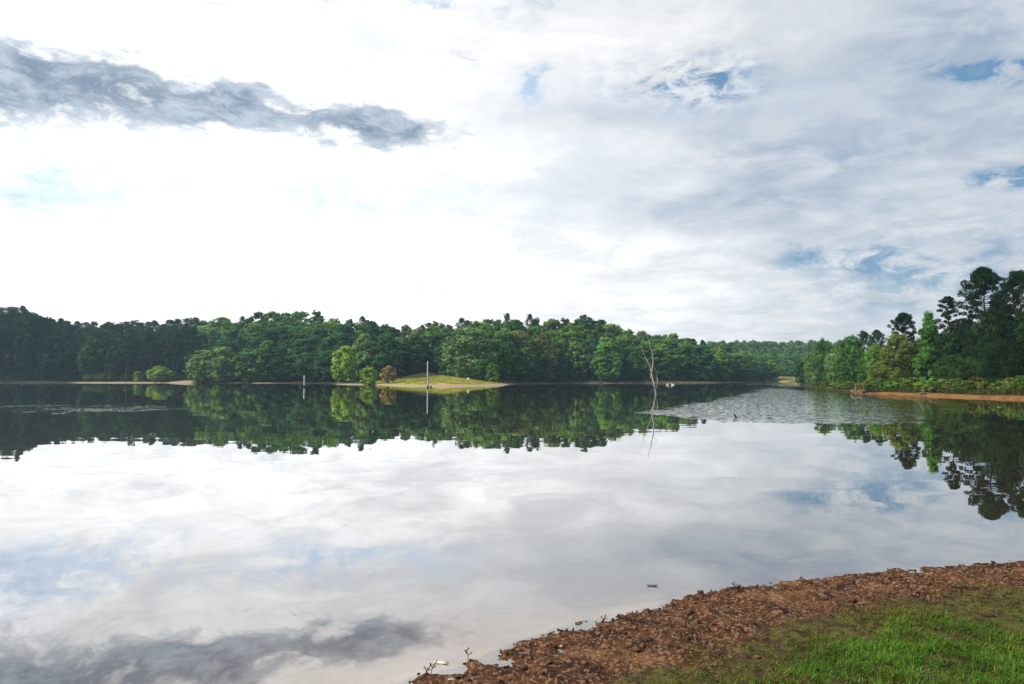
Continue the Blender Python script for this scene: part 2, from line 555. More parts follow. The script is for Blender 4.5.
wxs = np.concatenate([np.arange(-290, -40, 6), np.arange(-40, 60, 0.7), np.arange(60, 150, 4)])
wys = np.concatenate([np.arange(-30, 16, 2), np.arange(16, 130, 0.8), np.arange(130, 345, 4)])
WX, WY = np.meshgrid(wxs, wys)


def wp(px, py): return on_water(px, py)


rA = poly_in(WX, WY, [wp(612, 413), wp(700, 422.5), wp(780, 425), wp(870, 426), wp(985, 426), wp(1000, 412), wp(985, 400), wp(920, 393.5), wp(850, 391.5), wp(800, 388.5), wp(755, 386), wp(735, 390), wp(690, 401)])
rA = 1.15 * sstep(rA / (0.03 * WY + 0.3), -0.5, 2.6)
# fades to its right, where the bank shelters the water
WPX = 512 + F * WX / np.maximum(WY, 1)
rA *= 1 - 0.75 * sstep(WPX, 870, 990)
rB = poly_in(WX, WY, [wp(-60, 412), wp(60, 416), wp(120, 414), wp(215, 408), wp(150, 403), wp(60, 404), wp(-60, 406)])
rB = 0.56 * sstep(rB / (0.03 * WY), -0.2, 1.2)
dW = sdist(WX, WY)
rC = 0.85 * sstep(WY, 168, 200) * sstep(dW, -60, -25) * (((WPX > 190) & (WPX < 345)) | (WPX > 505))
rif = np.maximum.reduce([rA, rB, rC])
nx_, ny_ = len(wxs), len(wys)
v = np.stack([WX, WY, np.zeros_like(WX)], -1).reshape(-1, 3)
f = grid_faces(ny_, nx_)
# closed body: sides and floor
ids = np.arange(nx_ * ny_).reshape(ny_, nx_)
low = v.copy(); low[:, 2] = -4.0
vv = np.vstack([v, low]); nn = len(v)
rim = list(ids[0, :]) + list(ids[1:, -1]) + list(ids[-1, ::-1][1:]) + list(ids[::-1, 0][1:-1])
sidef = [(rim[i], rim[i] + nn, rim[(i + 1) % len(rim)] + nn, rim[(i + 1) % len(rim)]) for i in range(len(rim))]
ff = np.vstack([f, f[:, ::-1] + nn, np.array(sidef)])
m_water, g, out = material("lake_water")
geo = g.node('ShaderNodeNewGeometry')
pos = geo.outputs['Position']
ra = g.node('ShaderNodeAttribute', attribute_name='riffle').outputs['Fac']
px_, py_, pz_ = g.xyz(pos)
calm = g.vm('SUBTRACT', g.noise(g.comb(g.m('MULTIPLY', px_, 0.35), g.m('MULTIPLY', py_, 1.0), 0.0), 1.1, 3, 0.55, 0.0, color=True), (0.5, 0.5, 0.5))
rip = g.vm('SUBTRACT', g.noise(g.comb(g.m('MULTIPLY', px_, 0.45), g.m('MULTIPLY', py_, 1.0), 0.0), 9.0, 4, 0.65, 0.0, color=True), (0.5, 0.5, 0.5))
patch = g.noise(g.comb(g.m('MULTIPLY', px_, 0.12), g.m('MULTIPLY', py_, 0.12), 3.0), 1.0, 5, 0.65, 0.4)
spark = g.noise(g.comb(g.m('MULTIPLY', px_, 0.55), g.m('MULTIPLY', py_, 0.35), 8.0), 1.0, 5, 0.75, 0.3)
rm = g.ss(g.m('ADD', g.m('ADD', ra, g.m('MULTIPLY', g.m('SUBTRACT', patch, 0.5), 1.5)), g.m('MULTIPLY', g.m('SUBTRACT', spark, 0.5), 1.6)), 0.28, 0.85)
rm = g.m('MULTIPLY', rm, g.ss(ra, 0.02, 0.35))
amp = g.m('MULTIPLY', rm, 0.42)
nv = g.vm('ADD', g.vm('SCALE', calm, scale=0.012), g.vm('SCALE', rip, scale=amp))
nx1, ny1, nz1 = g.xyz(nv)
nrm = g.vm('NORMALIZE', g.comb(nx1, ny1, 1.0))
fr = g.node('ShaderNodeFresnel'); fr.inputs['IOR'].default_value = 1.33
g.put(fr.inputs['Normal'], nrm)
refl = g.m('POWER', fr.outputs[0], 0.38)
gl = g.node('ShaderNodeBsdfGlossy'); gl.inputs['Roughness'].default_value = 0.0
gl.inputs['Color'].default_value = (1, 1, 1, 1)
g.put(gl.inputs['Normal'], nrm)
tr = g.node('ShaderNodeBsdfTransparent'); tr.inputs['Color'].default_value = (0.96, 0.97, 0.95, 1)
mur = g.node('ShaderNodeBsdfDiffuse'); mur.inputs['Color'].default_value = (0.17, 0.125, 0.065, 1)
body = g.node('ShaderNodeMixShader'); body.inputs[0].default_value = 0.25
g.l.new(tr.outputs[0], body.inputs[1]); g.l.new(mur.outputs[0], body.inputs[2])
mx = g.node('ShaderNodeMixShader')
isback = geo.outputs['Backfacing']
g.put(mx.inputs[0], g.m('MULTIPLY', refl, g.m('SUBTRACT', 1.0, isback)))
g.l.new(body.outputs[0], mx.inputs[1]); g.l.new(gl.outputs[0], mx.inputs[2])
g.l.new(mx.outputs[0], out.inputs['Surface'])
va = g.node('ShaderNodeVolumeAbsorption')
va.inputs['Color'].default_value = (0.60, 0.48, 0.22, 1)
va.inputs['Density'].default_value = 0.75
g.l.new(va.outputs[0], out.inputs['Volume'])
me = mesh_np("water", vv, ff, m_water, {'riffle': ('POINT', 'FLOAT', np.concatenate([rif.ravel(), np.zeros(nn)]))})
tag(link("water", me), kind='structure')

# ------------------------------------------------------------------ haze
m_haze, g, out = material("haze_air")
pv = g.node('ShaderNodeVolumePrincipled')
pv.inputs['Color'].default_value = (0.55, 0.82, 1.0, 1)
pv.inputs['Density'].default_value = 0.00023
pv.inputs['Anisotropy'].default_value = 0.2
g.l.new(pv.outputs[0], out.inputs['Volume'])
hx0, hx1, hy0, hy1, hz0, hz1 = -1520, 1520, -420, 1920, -5.2, 60
hv = [(x, y, z) for z in (hz0, hz1) for y in (hy0, hy1) for x in (hx0, hx1)]
hf = [(0, 2, 3, 1), (4, 5, 7, 6), (0, 1, 5, 4), (2, 6, 7, 3), (0, 4, 6, 2), (1, 3, 7, 5)]
tag(link("haze", mesh_np("haze", hv, hf, m_haze)), kind='stuff')

# ------------------------------------------------------------------ foliage materials
m_leaf, g, out = material("leaves")
oi = g.node('ShaderNodeObjectInfo')
to = g.node('ShaderNodeAttribute', attribute_name='tone').outputs['Fac']
col = g.vm('SCALE', oi.outputs['Color'], scale=to)
b = g.node('ShaderNodeBsdfPrincipled')
g.put(b.inputs['Base Color'], col)
b.inputs['Roughness'].default_value = 0.6
b.inputs['Specular IOR Level'].default_value = 0.12
tl = g.node('ShaderNodeBsdfTranslucent')
g.put(tl.inputs['Color'], g.vm('MULTIPLY', col, (1.5, 1.6, 0.7)))
ms = g.node('ShaderNodeMixShader'); ms.inputs[0].default_value = 0.32
g.l.new(b.outputs[0], ms.inputs[1]); g.l.new(tl.outputs[0], ms.inputs[2])
g.l.new(ms.outputs[0], out.inputs[0])


def bark(name, c1, c2, scale=6.0, stretch=0.2, rough=0.9):
    m_, g, out = material(name)
    tc = g.node('ShaderNodeTexCoord').outputs['Object']
    x, y, z = g.xyz(tc)
    vv_ = g.comb(x, y, g.m('MULTIPLY', z, stretch))
    n = g.noise(vv_, scale, 6, 0.65)
    b = g.node('ShaderNodeBsdfPrincipled')
    g.put(b.inputs['Base Color'], g.mix(g.ss(n, 0.35, 0.65), c1, c2))
    b.inputs['Roughness'].default_value = rough
    b.inputs['Specular IOR Level'].default_value = 0.15
    bp = g.node('ShaderNodeBump'); bp.inputs['Strength'].default_value = 0.7; bp.inputs['Distance'].default_value = 0.03
    g.put(bp.inputs['Height'], n); g.l.new(bp.outputs[0], b.inputs['Normal'])
    g.l.new(b.outputs[0], out.inputs[0])
    return m_


m_bark = bark("bark", (0.05, 0.04, 0.03), (0.14, 0.11, 0.085))
m_pinebark = bark("pine_bark", (0.045, 0.036, 0.03), (0.10, 0.08, 0.065))
m_dead = bark("bleached_wood", (0.28, 0.26, 0.23), (0.54, 0.51, 0.46), 8.0, 0.12)
m_snag = bark("grey_snag_wood", (0.12, 0.10, 0.085), (0.24, 0.21, 0.18))
m_wet = bark("wet_wood", (0.015, 0.012, 0.01), (0.04, 0.03, 0.025), 12.0, 0.5, 0.5)
m_post = bark("weathered_post_wood", (0.42, 0.40, 0.37), (0.72, 0.70, 0.66), 9.0, 0.1)


def leaves(P, Nn, size, r, aspect=0.7):
    """P centres, Nn normals; returns verts and quads of folded leaf clumps"""
    n = len(P)
    Nn = Nn / (np.linalg.norm(Nn, axis=1)[:, None] + 1e-9)
    a = np.cross(Nn, r.normal(size=(n, 3))); a /= np.linalg.norm(a, axis=1)[:, None] + 1e-9
    b_ = np.cross(Nn, a)
    s = size[:, None]
    k = aspect
    v = np.stack([P - a * s, P - b_ * s * k + Nn * s * 0.25, P + a * s, P + b_ * s * k + Nn * s * 0.15], 1)
    v = v + r.normal(size=v.shape) * s[:, :, None] * 0.13
    return v.reshape(-1, 3), np.arange(n * 4).reshape(n, 4)


def leafy_proto(name, seed, H=15.0, R=5.0, base=0.1, shape='round', nleaf=8000, ls=0.30, nlobe=34, gap=0.0):
    r = np.random.default_rng(seed)
    zc0 = H * base
    hc = H - zc0
    lobes = []
    for i in range(nlobe):
        t = ((i + 0.5) / nlobe)
        t = np.clip(t + r.uniform(-0.04, 0.04), 0.02, 0.98)
        if shape == 'round': env = math.sin(math.pi * (0.10 + 0.83 * t) ** 0.9) ** 0.6
        elif shape == 'cone': env = (1 - t) ** 0.62 * min(1, 0.6 + t * 2.2) * (0.8 + 0.35 * (i % 3 == 0))
        elif shape == 'oval': env = math.sin(math.pi * (0.12 + 0.82 * t)) ** 0.75
        else: env = math.sin(math.pi * (0.25 + 0.68 * t)) ** 0.5   # low, broad
        lr = R * r.uniform(0.22, 0.40) * (0.6 + 0.5 * env)
        rad = max(0, (R * env - lr * 0.75)) * r.uniform(0.65, 1.1)
        an = i * 2.39996 + r.uniform(-0.5, 0.5)
        c_ = np.array([math.cos(an) * rad, math.sin(an) * rad, zc0 + hc * t * 0.93])
        lobes.append((c_, lr, r.uniform(0.72, 1.3)))
    topc = np.array([r.uniform(-.1, .1) * R, r.uniform(-.1, .1) * R, H - R * 0.22])
    lobes.append((topc, R * 0.24, 1.15))
    w = np.array([l[1] ** 2 for l in lobes]); w /= w.sum()
    Ps, Ns, Ts, Ss = [], [], [], []
    for (c_, lr, tone), wi in zip(lobes, w):
        n = int(nleaf * wi)
        if gap and r.random() < gap: n = int(n * 0.45)
        out_ = c_.copy(); out_[2] = 0; out_ /= np.linalg.norm(out_) + 1e-6
        nk = int(r.integers(9, 15))
        kd = r.normal(size=(nk, 3)) + 0.55 * out_ + np.array([0, 0, 0.30])
        kd /= np.linalg.norm(kd, axis=1)[:, None]
        kc = c_ + kd * (lr * r.uniform(0.62, 1.12, nk))[:, None] * np.array([1, 1, 0.85])
        kr = lr * r.uniform(0.20, 0.42, nk)
        kt = r.uniform(0.62, 1.45, nk)
        wk = kr ** 2 / (kr ** 2).sum()
        pick = r.choice(nk, n, p=wk)
        d = r.normal(size=(n, 3)); d /= np.linalg.norm(d, axis=1)[:, None]
        rr = kr[pick] * (0.55 + 0.55 * r.random(n)) * (1 + 0.45 * np.maximum(r.normal(size=n), 0) ** 1.5)
        p = kc[pick] + d * rr[:, None] * np.array([1.0, 1.0, 0.72])
        Ps.append(p); Ns.append(d * 0.8 + kd[pick] * 0.5 + r.normal(size=(n, 3)) * 0.45 + np.array([0, 0, 0.4]))
        Ts.append(tone * kt[pick] * r.uniform(0.8, 1.22, n)); Ss.append(ls * r.uniform(0.6, 1.35, n))
    P_ = np.vstack(Ps); keep = P_[:, 2] > 0.15
    v, f = leaves(P_[keep], np.vstack(Ns)[keep], np.concatenate(Ss)[keep], r)
    crown = mesh_np(name + "_crown", v, f, m_leaf, {'tone': ('FACE', 'FLOAT', np.concatenate(Ts)[keep])})
    G = Geo()
    tr0 = 0.02 * H * r.uniform(0.8, 1.1)
    zz = np.linspace(-0.6, H * 0.85, 9)
    wob_ = np.cumsum(r.normal(size=(9, 2)) * 0.012 * H, axis=0); wob_ -= wob_[0]
    tp = np.column_stack([wob_[:, 0], wob_[:, 1], zz])
    G.tube(tp, [tr0 * (1.35 if i == 0 else 1 - 0.88 * i / 8) for i in range(9)], 8)
    for (c_, lr, tone) in lobes[::2]:
        h0 = np.clip(c_[2] - np.hypot(c_[0], c_[1]) * 0.8, H * 0.06, H * 0.8)
        i0 = np.interp(h0, zz, np.arange(9))
        p0 = np.array([np.interp(h0, zz, tp[:, 0]), np.interp(h0, zz, tp[:, 1]), h0])
        ts = np.linspace(0, 1, 6)[:, None]
        pts = p0 * (1 - ts) + c_ * ts; pts[:, 2] += (np.sin(ts[:, 0] * math.pi) * 0.04 * H)
        r0 = tr0 * 0.42 * (1 - 0.7 * h0 / H)
        G.tube(pts, np.linspace(r0, r0 * 0.2, 6), 5)
        for q in range(2):
            e = c_ + r.normal(size=3) * lr * 0.7
            st2 = pts[3]
            G.tube(np.array([st2, (st2 + e) / 2 + r.normal(size=3) * 0.1, e]), [r0 * 0.45, r0 * 0.3, r0 * 0.1], 4)
    trunk = G.mesh(name + "_trunk", m_bark)
    return dict(crown=crown, trunk=trunk, H=H, R=R)


def pine_proto(name, seed, H=20.0, crown_from=0.5, R=3.4, tufts=60, per=90, ls=0.16, tuft_r=0.85, topround=True, lean=0.0):
    r = np.random.default_rng(seed)
    G = Geo()
    tr0 = 0.0145 * H
    nz = 12
    zz = np.linspace(-0.6, H * 0.985, nz)
    wob_ = np.cumsum(r.normal(size=(nz, 2)) * 0.006 * H, axis=0); wob_ -= wob_[0]
    tp = np.column_stack([wob_[:, 0] + lean * (zz / H) ** 2 * H, wob_[:, 1], zz])
    G.tube(tp, [tr0 * (1.3 if i == 0 else 1 - 0.85 * i / (nz - 1)) for i in range(nz)], 8)
    Ps, Ns, Ts, Ss = [], [], [], []

    def tuft(c_, tr_, tone):
        n = int(per * r.uniform(0.7, 1.3))
        d = r.normal(size=(n, 3)); d[:, 2] = d[:, 2] * 0.9 + 0.15
        d /= np.linalg.norm(d, axis=1)[:, None]
        rr = tr_ * r.uniform(0.35, 1.08, n) ** 0.6
        Ps.append(c_ + d * rr[:, None] * np.array([1, 1, 0.62])); Ns.append(r.normal(size=(n, 3)) + d * 0.3)
        Ts.append(tone * r.uniform(0.7, 1.3, n)); Ss.append(ls * r.uniform(0.7, 1.4, n))
    for i in range(tufts // 2):
        t = (i + 0.5) / (tufts // 2)
        h0 = H * (crown_from + (0.97 - crown_from) * t ** 0.85)
        if topround: env = (0.5 + 0.5 * math.sin(math.pi * min(1, 0.2 + t * 0.8))) * (1 - 0.72 * t ** 2.2)
        else: env = 1.05 - 0.85 * t
        L = R * env * r.uniform(0.6, 1.15)
        an = i * 2.39996 + r.uniform(-0.6, 0.6)
        p0 = np.array([np.interp(h0, zz, tp[:, 0]), np.interp(h0, zz, tp[:, 1]), h0])
        up = L * (0.10 + 0.55 * t)
        e = p0 + np.array([math.cos(an) * L, math.sin(an) * L, up])
        ts = np.linspace(0, 1, 5)[:, None]
        pts = p0 * (1 - ts) + e * ts; pts[:, 2] -= np.sin(ts[:, 0] * math.pi) * L * 0.10
        r0 = tr0 * 0.30 * (1.1 - 0.5 * t)
        G.tube(pts, np.linspace(r0, r0 * 0.3, 5), 5)
        tone = r.uniform(0.75, 1.3)
        tuft(e, tuft_r * r.uniform(0.8, 1.2), tone)
        q = pts[3] + r.normal(size=3) * np.array([.5, .5, .25]) * tuft_r * 1.3
        G.tube(np.array([pts[2], (pts[2] + q) / 2, q]), [r0 * 0.5, r0 * 0.4, r0 * 0.2], 4)
        tuft(q, tuft_r * r.uniform(0.7, 1.05), tone * r.uniform(0.9, 1.1))
    tuft(tp[-1], tuft_r * 0.8, 1.0)
    P_ = np.vstack(Ps)
    v, f = leaves(P_, np.vstack(Ns), np.concatenate(Ss), r, aspect=0.45)
    crown = mesh_np(name + "_crown", v, f, m_leaf, {'tone': ('FACE', 'FLOAT', np.concatenate(Ts))})
    return dict(crown=crown, trunk=G.mesh(name + "_trunk", m_pinebark), H=H, R=R)


FAR_LEAFY = [leafy_proto("far_leafy%d" % i, 100 + i, 15, [5.0, 4.6, 5.4, 4.8, 5.2, 4.5, 5.0][i], [0.05, 0.07, 0.04, 0.10, 0.12, 0.05, 0.09][i],
                         ['round', 'oval', 'round', 'cone', 'oval', 'round', 'oval'][i], 8500, 0.30, [30, 36, 40, 34, 30, 26, 38][i]) for i in range(7)]
FAR_PINE = [pine_proto("far_pine%d" % i, 200 + i, 20, [0.42, 0.5, 0.36, 0.55][i], [3.3, 3.0, 3.6, 2.9][i], [64, 54, 80, 48][i], 46, 0.24, 1.0) for i in range(4)]
NEAR_LEAFY = [leafy_proto("near_leafy%d" % i, 300 + i, 12, [4.2, 4.6, 4.0, 4.4][i], [0.04, 0.06, 0.05, 0.08][i], ['round', 'oval', 'round', 'oval'][i], 19000, 0.15, [46, 54, 60, 50][i], 0.2) for i in range(4)]
GUM = leafy_proto("near_gum", 331, 13, 3.3, 0.05, 'cone', 22000, 0.13, 52, 0.25)
CEDAR = leafy_proto("near_cedar", 341, 8, 4.6, 0.03, 'low', 22000, 0.11, 44, 0.15)
NEAR_PINE = [pine_proto("near_pine%d" % i, 400 + i, 14, [0.50, 0.62, 0.40][i], [3.5, 2.2, 3.6][i], [150, 56, 160][i], [130, 100, 120][i], 0.105, [0.50, 0.40, 0.52][i], True, [0, 0.01, 0][i]) for i in range(3)]
SHRUB = [leafy_proto("shrub_form%d" % i, 500 + i, 1.6, 1.15, 0.02, 'low', 2600, 0.075, 12, 0.2) for i in range(3)]

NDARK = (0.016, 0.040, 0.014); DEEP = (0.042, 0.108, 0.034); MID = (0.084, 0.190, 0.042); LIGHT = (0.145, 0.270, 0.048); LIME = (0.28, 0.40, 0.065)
TEAL = (0.046, 0.135, 0.054); PINE = (0.030, 0.076, 0.032); OLIVE = (0.150, 0.195, 0.042); BRONZE = (0.34, 0.27, 0.12); GREYG = (0.160, 0.265, 0.092)



def jitter(c, r, k=0.14):
    m = 1 + r.uniform(-k, k)
    return tuple(max(0.004, x * m * (1 + r.uniform(-k / 2, k / 2))) for x in c) + (1.0,)


tree_rng = random.Random(5)
ALL_TREES = []


def tree(proto, x, y, top_z, width, colr, name, label, cat, group=None, zbase=None, rot=None, thin=1.0):
    z0 = gz(x, y) if zbase is None else zbase
    h = max(1.0, top_z - z0)
    o = link(name, None)
    o.empty_display_size = 0.5
    o.location = (x, y, z0)
    o.rotation_euler = (0, 0, tree_rng.uniform(0, 6.28) if rot is None else rot)
    sx = width / (2 * proto['R'])
    o.scale = (sx, sx, h / proto['H'])
    tag(o, label, cat, group)
    t = link("trunk", proto['trunk'], o)
    c = link("crown", proto['crown'], o)
    c.color = colr
    return o


def put(proto, px, top, hw, D, col, name, label, cat='tree', group=None, **k):
    p = at(px, top, D)
    return tree(proto, p.x, p.y, p.z, 2 * hw / F * D, jitter(col, tree_rng, 0.05), name, label, cat, group, **k)


# ---- named trees of the far shore
NAMED = []   # (px, top, hw, D) for the cover test


def far(proto, px, top, hw, D, col, name, label, cat='tree', group=None, **k):
    NAMED.append((px, top, hw, D))
    return put(proto, px, top, hw, D, col, name, label, cat, group, **k)


far(FAR_LEAFY[0], 345, 346, 14, 198, LIME, "leafy_tree", "bright lime green rounded tree at the waterline left of the meadow")
far(FAR_LEAFY[5], 369, 366.5, 9, 183, LIME, "leafy_tree", "small light green shrubby tree between the lime tree and the bronze tree")
far(FAR_LEAFY[4], 389, 366, 8.5, 176, BRONZE, "ornamental_tree", "small bronze leaved tree standing alone on the left of the meadow")
far(FAR_LEAFY[2], 469, 328, 27, 194, (0.17, 0.27, 0.10), "leafy_tree", "huge round grey green tree behind the right half of the meadow")
far(FAR_LEAFY[1], 497, 340, 15, 198, MID, "leafy_tree", "green tree leaning out at the right end of the meadow point")
far(FAR_LEAFY[4], 461, 357, 7, 184, GREYG, "leafy_tree", "small tree with a bare dark trunk in front of the huge round tree")
far(FAR_LEAFY[0], 481, 360, 8, 186, MID, "leafy_tree", "low bushy tree at the foot of the huge round tree, above the white boulder")
far(FAR_LEAFY[5], 493, 363, 8, 184, LIGHT, "leafy_tree", "low light green bushy tree at the right tip of the meadow")
far(FAR_LEAFY[1], 365, 334, 14, 216, GREYG, "leafy_tree", "tall pale green tree rising right behind the lime tree")
far(FAR_LEAFY[2], 386, 333, 15, 214, TEAL, "leafy_tree", "tall deep green tree rising behind the bronze tree")
far(FAR_LEAFY[6], 372, 321, 16, 232, DEEP, "leafy_tree", "dark domed tree on the skyline above the bronze tree")
far(FAR_LEAFY[4], 416, 336, 17, 224, DEEP, "leafy_tree", "dark spreading tree at the back of the meadow left of the white pole")
far(FAR_LEAFY[0], 441, 334, 15, 222, DEEP, "leafy_tree", "dark spreading tree at the back of the meadow right of the white pole")
far(FAR_LEAFY[0], 203, 350, 16, 245, (0.19, 0.30, 0.10), "leafy_tree", "rounded grey green tree at the water right beside the pine wood")
far(FAR_LEAFY[2], 224, 347, 16, 244, (0.20, 0.31, 0.095), "leafy_tree", "second rounded grey green tree from the pine wood, at the water")
far(FAR_LEAFY[5], 249, 349, 14, 243, (0.14, 0.27, 0.075), "leafy_tree", "rounded green tree at the water, third from the pine wood")
far(FAR_LEAFY[1], 268, 341, 14, 245, (0.10, 0.21, 0.06), "leafy_tree", "tall green tree at the water midway between pine wood and stub post")
far(FAR_LEAFY[6], 287, 340, 13, 250, TEAL, "leafy_tree", "tall deep green tree at the water just left of the stub post")
far(FAR_LEAFY[4], 306, 353, 12, 240, (0.07, 0.19, 0.07), "leafy_tree", "dark green tree at the water directly behind the stub post")
far(FAR_LEAFY[3], 326, 347, 12, 246, DEEP, "leafy_tree", "dark tree at the water between the stub post and the lime tree")
far(FAR_LEAFY[6], 159, 366, 11, 256, LIME, "shrub", "lime green bush on the pale sandy shore in front of the pines", 'bush')
far(FAR_LEAFY[5], 138, 371, 4.5, 257, LIME, "shrub", "tiny lime green bush left of the larger lime bush on the sand", 'bush')
far(FAR_LEAFY[6], 176, 372, 5, 262, OLIVE, "shrub", "small olive bush right of the lime bush on the sandy slope", 'bush')
far(FAR_LEAFY[2], 607, 342, 16, 243, (0.12, 0.27, 0.055), "leafy_tree", "broad fresh green waterside tree between the bare snag and the dead tree")
far(FAR_LEAFY[3], 762, 358, 8, 296, TEAL, "leafy_tree", "dark pointed tree at the mouth of the cove left of the small far meadow")
for i_, (px, top, hw) in enumerate([(92, 374, 8), (104, 373, 8), (116, 374, 7), (127, 374, 7)]):
    far(FAR_LEAFY[[0, 2, 5, 4][i_]], px, top, hw, 262, OLIVE, "shrub",
        ["leftmost", "second", "third", "rightmost"][i_] + " of the four low olive bushes under the pines on the sandy shore", 'bush', "low bushes under the pine wood")

# ---- the wood behind: rows of individual trees
rr_ = random.Random(21)
cand = []
ROWS = [(8, 'front'), (16, 'second'), (25, 'third'), (36, 'fourth'), (48, 'fifth'), (62, 'skyline')]
shore_px = np.array([(-60, 246), (0, 262), (80, 258), (165, 252), (190, 246), (250, 240), (318, 232), (335, 205), (372, 205), (395, 200), (430, 200), (506, 190), (515, 205), (560, 232), (640, 240), (700, 246), (735, 262), (765, 300)])
for ri, (dd, rname) in enumerate(ROWS):
    px = -40 + rr_.uniform(0, 10)
    while px < 768:
        D0 = float(np.interp(px, shore_px[:, 0], shore_px[:, 1]))
        D = D0 + dd + rr_.uniform(-2.5, 2.5) + (8 if px > 515 and ri == 0 else 0)
        pinew = px < 196
        # probability of a pine
        sk = float(skyline(px))
        if pinew: isp = rr_.random() < (0.9 if ri > 0 else 0.75)
        elif ri >= 5: isp = rr_.random() < (0.8 if 390 < px < 480 else 0.16)
        else: isp = rr_.random() < 0.06
        ft = 350 if not pinew else 338
        if px < 50: ft = 322
        if px > 700: ft = min(372, 350 + (px - 700) * 0.25)
        t = (ri / 5) ** 0.75
        ft = max(ft, sk + 4)
        top = ft * (1 - t) + sk * t + rr_.uniform(-3.2, 4.2) * (0.75 if ri == 5 else 1) - (2 if isp and ri == 5 else 0)
        skip = 345 < px < 503 and ri == 0
        if pinew: hwm = rr_.uniform(2.6, 3.7) if isp else rr_.uniform(3.8, 5.6)
        else: hwm = rr_.uniform(1.9, 2.7) if isp else rr_.uniform(4.0, 6.6) * (1.35 if rr_.random() < 0.18 else 1)
        hw = hwm / D * F
        if not skip and not (158 < px < 200 and ri == 0):
            cand.append(dict(px=px, top=top, hw=hw, D=D, pine=isp, row=ri))
        px += hw * (1.05 if isp else 1.12)

px = 44
while px < 205:
    hw = rr_.uniform(7, 11)
    cand.append(dict(px=px, top=(rr_.uniform(340, 348) if px > 135 else rr_.uniform(346, 357)) if px > 60 else 345, hw=hw, D=float(np.interp(px, shore_px[:, 0], shore_px[:, 1])) + 30, pine=False, row=6, low=True))
    px += hw * 0.9
# cover test, front to back, on a coarse pixel raster
cover = np.zeros((400, 900), bool)


def mark(px, top, hw, D, test=False, lo=0.0):
    yb = 384
    x0, x1 = int(px - hw + 60), int(px + hw + 60)
    x0c, x1c = max(0, x0), min(899, x1)
    if x1c <= x0c: return 0
    n = 0
    for xx in range(x0c, x1c + 1):
        u = (xx - 60 - px) / hw
        yt = int(top + (yb - top) * 0.42 * (1 - math.sqrt(max(0, 1 - u * u))))
        if test: n += int((~cover[yt:yb, xx]).sum())
        else: cover[yt:yb, xx] = True
    return n


allc = [('n', a) for a in NAMED] + [('c', a) for a in cand]
allc.sort(key=lambda q: q[1][3] if q[0] == 'n' else q[1]['D'])
kept = []
for k_, a in allc:
    if k_ == 'n':
        mark(*a)
    else:
        vis = mark(a['px'], a['top'], a['hw'], a['D'], True)
        if vis >= 10 or (a.get('low') and a['px'] > 60):
            kept.append(a)
            if not a['pine'] or a['px'] < 196: mark(a['px'], a['top'] + 3, a['hw'] * 0.85, a['D'])

LM = [(-200, 70, 'right of the left picture edge', 0), (70, 196, 'left of the sandy slope', -1), (196, 305, 'left of the stub post', -1), (305, 345, 'right of the stub post', 1),
      (345, 427, 'left of the white pole', -1), (427, 512, 'right of the white pole', 1), (512, 600, 'left of the bare snag', -1), (600, 652, 'left of the dead tree', -1), (652, 790, 'right of the dead tree', 1)]
ORD = ['nearest', 'second', 'third', 'fourth', 'fifth', 'sixth', 'seventh', 'eighth', 'ninth', 'tenth', 'eleventh', 'twelfth', 'thirteenth', 'fourteenth', 'fifteenth', 'sixteenth', 'seventeenth', 'eighteenth']
ROWTXT = ['waterside row', 'second row', 'third row', 'fourth row', 'fifth row', 'skyline row', 'shaded understorey']
buckets = {}
for a in kept:
    for li, (x0, x1, txt, s) in enumerate(LM):
        if x0 <= a['px'] < x1:
            buckets.setdefault((a['row'], li, a['pine']), []).append(a)
for (row, li, pine), lst in buckets.items():
    s = LM[li][3]
    lst.sort(key=lambda a: a['px'] * (1 if s >= 0 else -1))
    for k_, a in enumerate(lst):
        kind = 'pine' if pine else 'leafy tree'
        if li == 0: txt = "%s %s of the %s in the dark wood at far left" % (ORD[k_] if k_ else "leftmost", kind, ROWTXT[row])
        else: txt = "%s %s of the %s %s" % (ORD[k_], kind, ROWTXT[row], LM[li][2])
        a['label'] = txt
for a in kept:
    p = at(a['px'], a['top'], a['D'])
    if a['pine']:
        pr = rr_.choice(FAR_PINE); col = NDARK if a['px'] < 75 else rr_.choice([(0.022, 0.056, 0.028), PINE, (0.022, 0.056, 0.028)]) if a['px'] < 196 else rr_.choice([PINE, DEEP, PINE])  # darker tints at far left put the edge dimming into the leaf colour
        nm = "pine_tree"; grp = "pines of the far shore wood"
    else:
        pr = rr_.choice(FAR_LEAFY)
        nm = "leafy_tree"; grp = "leafy trees of the far shore wood"
        if a['row'] == 6: col = PINE
        elif a['px'] < 75: col = rr_.choice([NDARK, (0.02, 0.055, 0.022)])  # leafy trees at far left carry the same edge dimming in their colour
        elif a['px'] < 200: col = rr_.choice([DEEP, (0.026, 0.075, 0.034)])
        elif a['px'] < 512: col = rr_.choice([TEAL, DEEP, DEEP, (0.055, 0.14, 0.036)]) if a['row'] < 3 else rr_.choice([TEAL, MID, DEEP, MID, GREYG, LIGHT])
        else: col = rr_.choice([MID, TEAL, LIGHT, MID, DEEP, OLIVE, LIGHT, (0.15, 0.25, 0.045)]) if a['row'] else rr_.choice([MID, TEAL, MID])
    tree(pr, p.x, p.y, p.z, 2 * a['hw'] / F * a['D'], jitter(col, tree_rng), nm, a['label'], 'tree', grp)

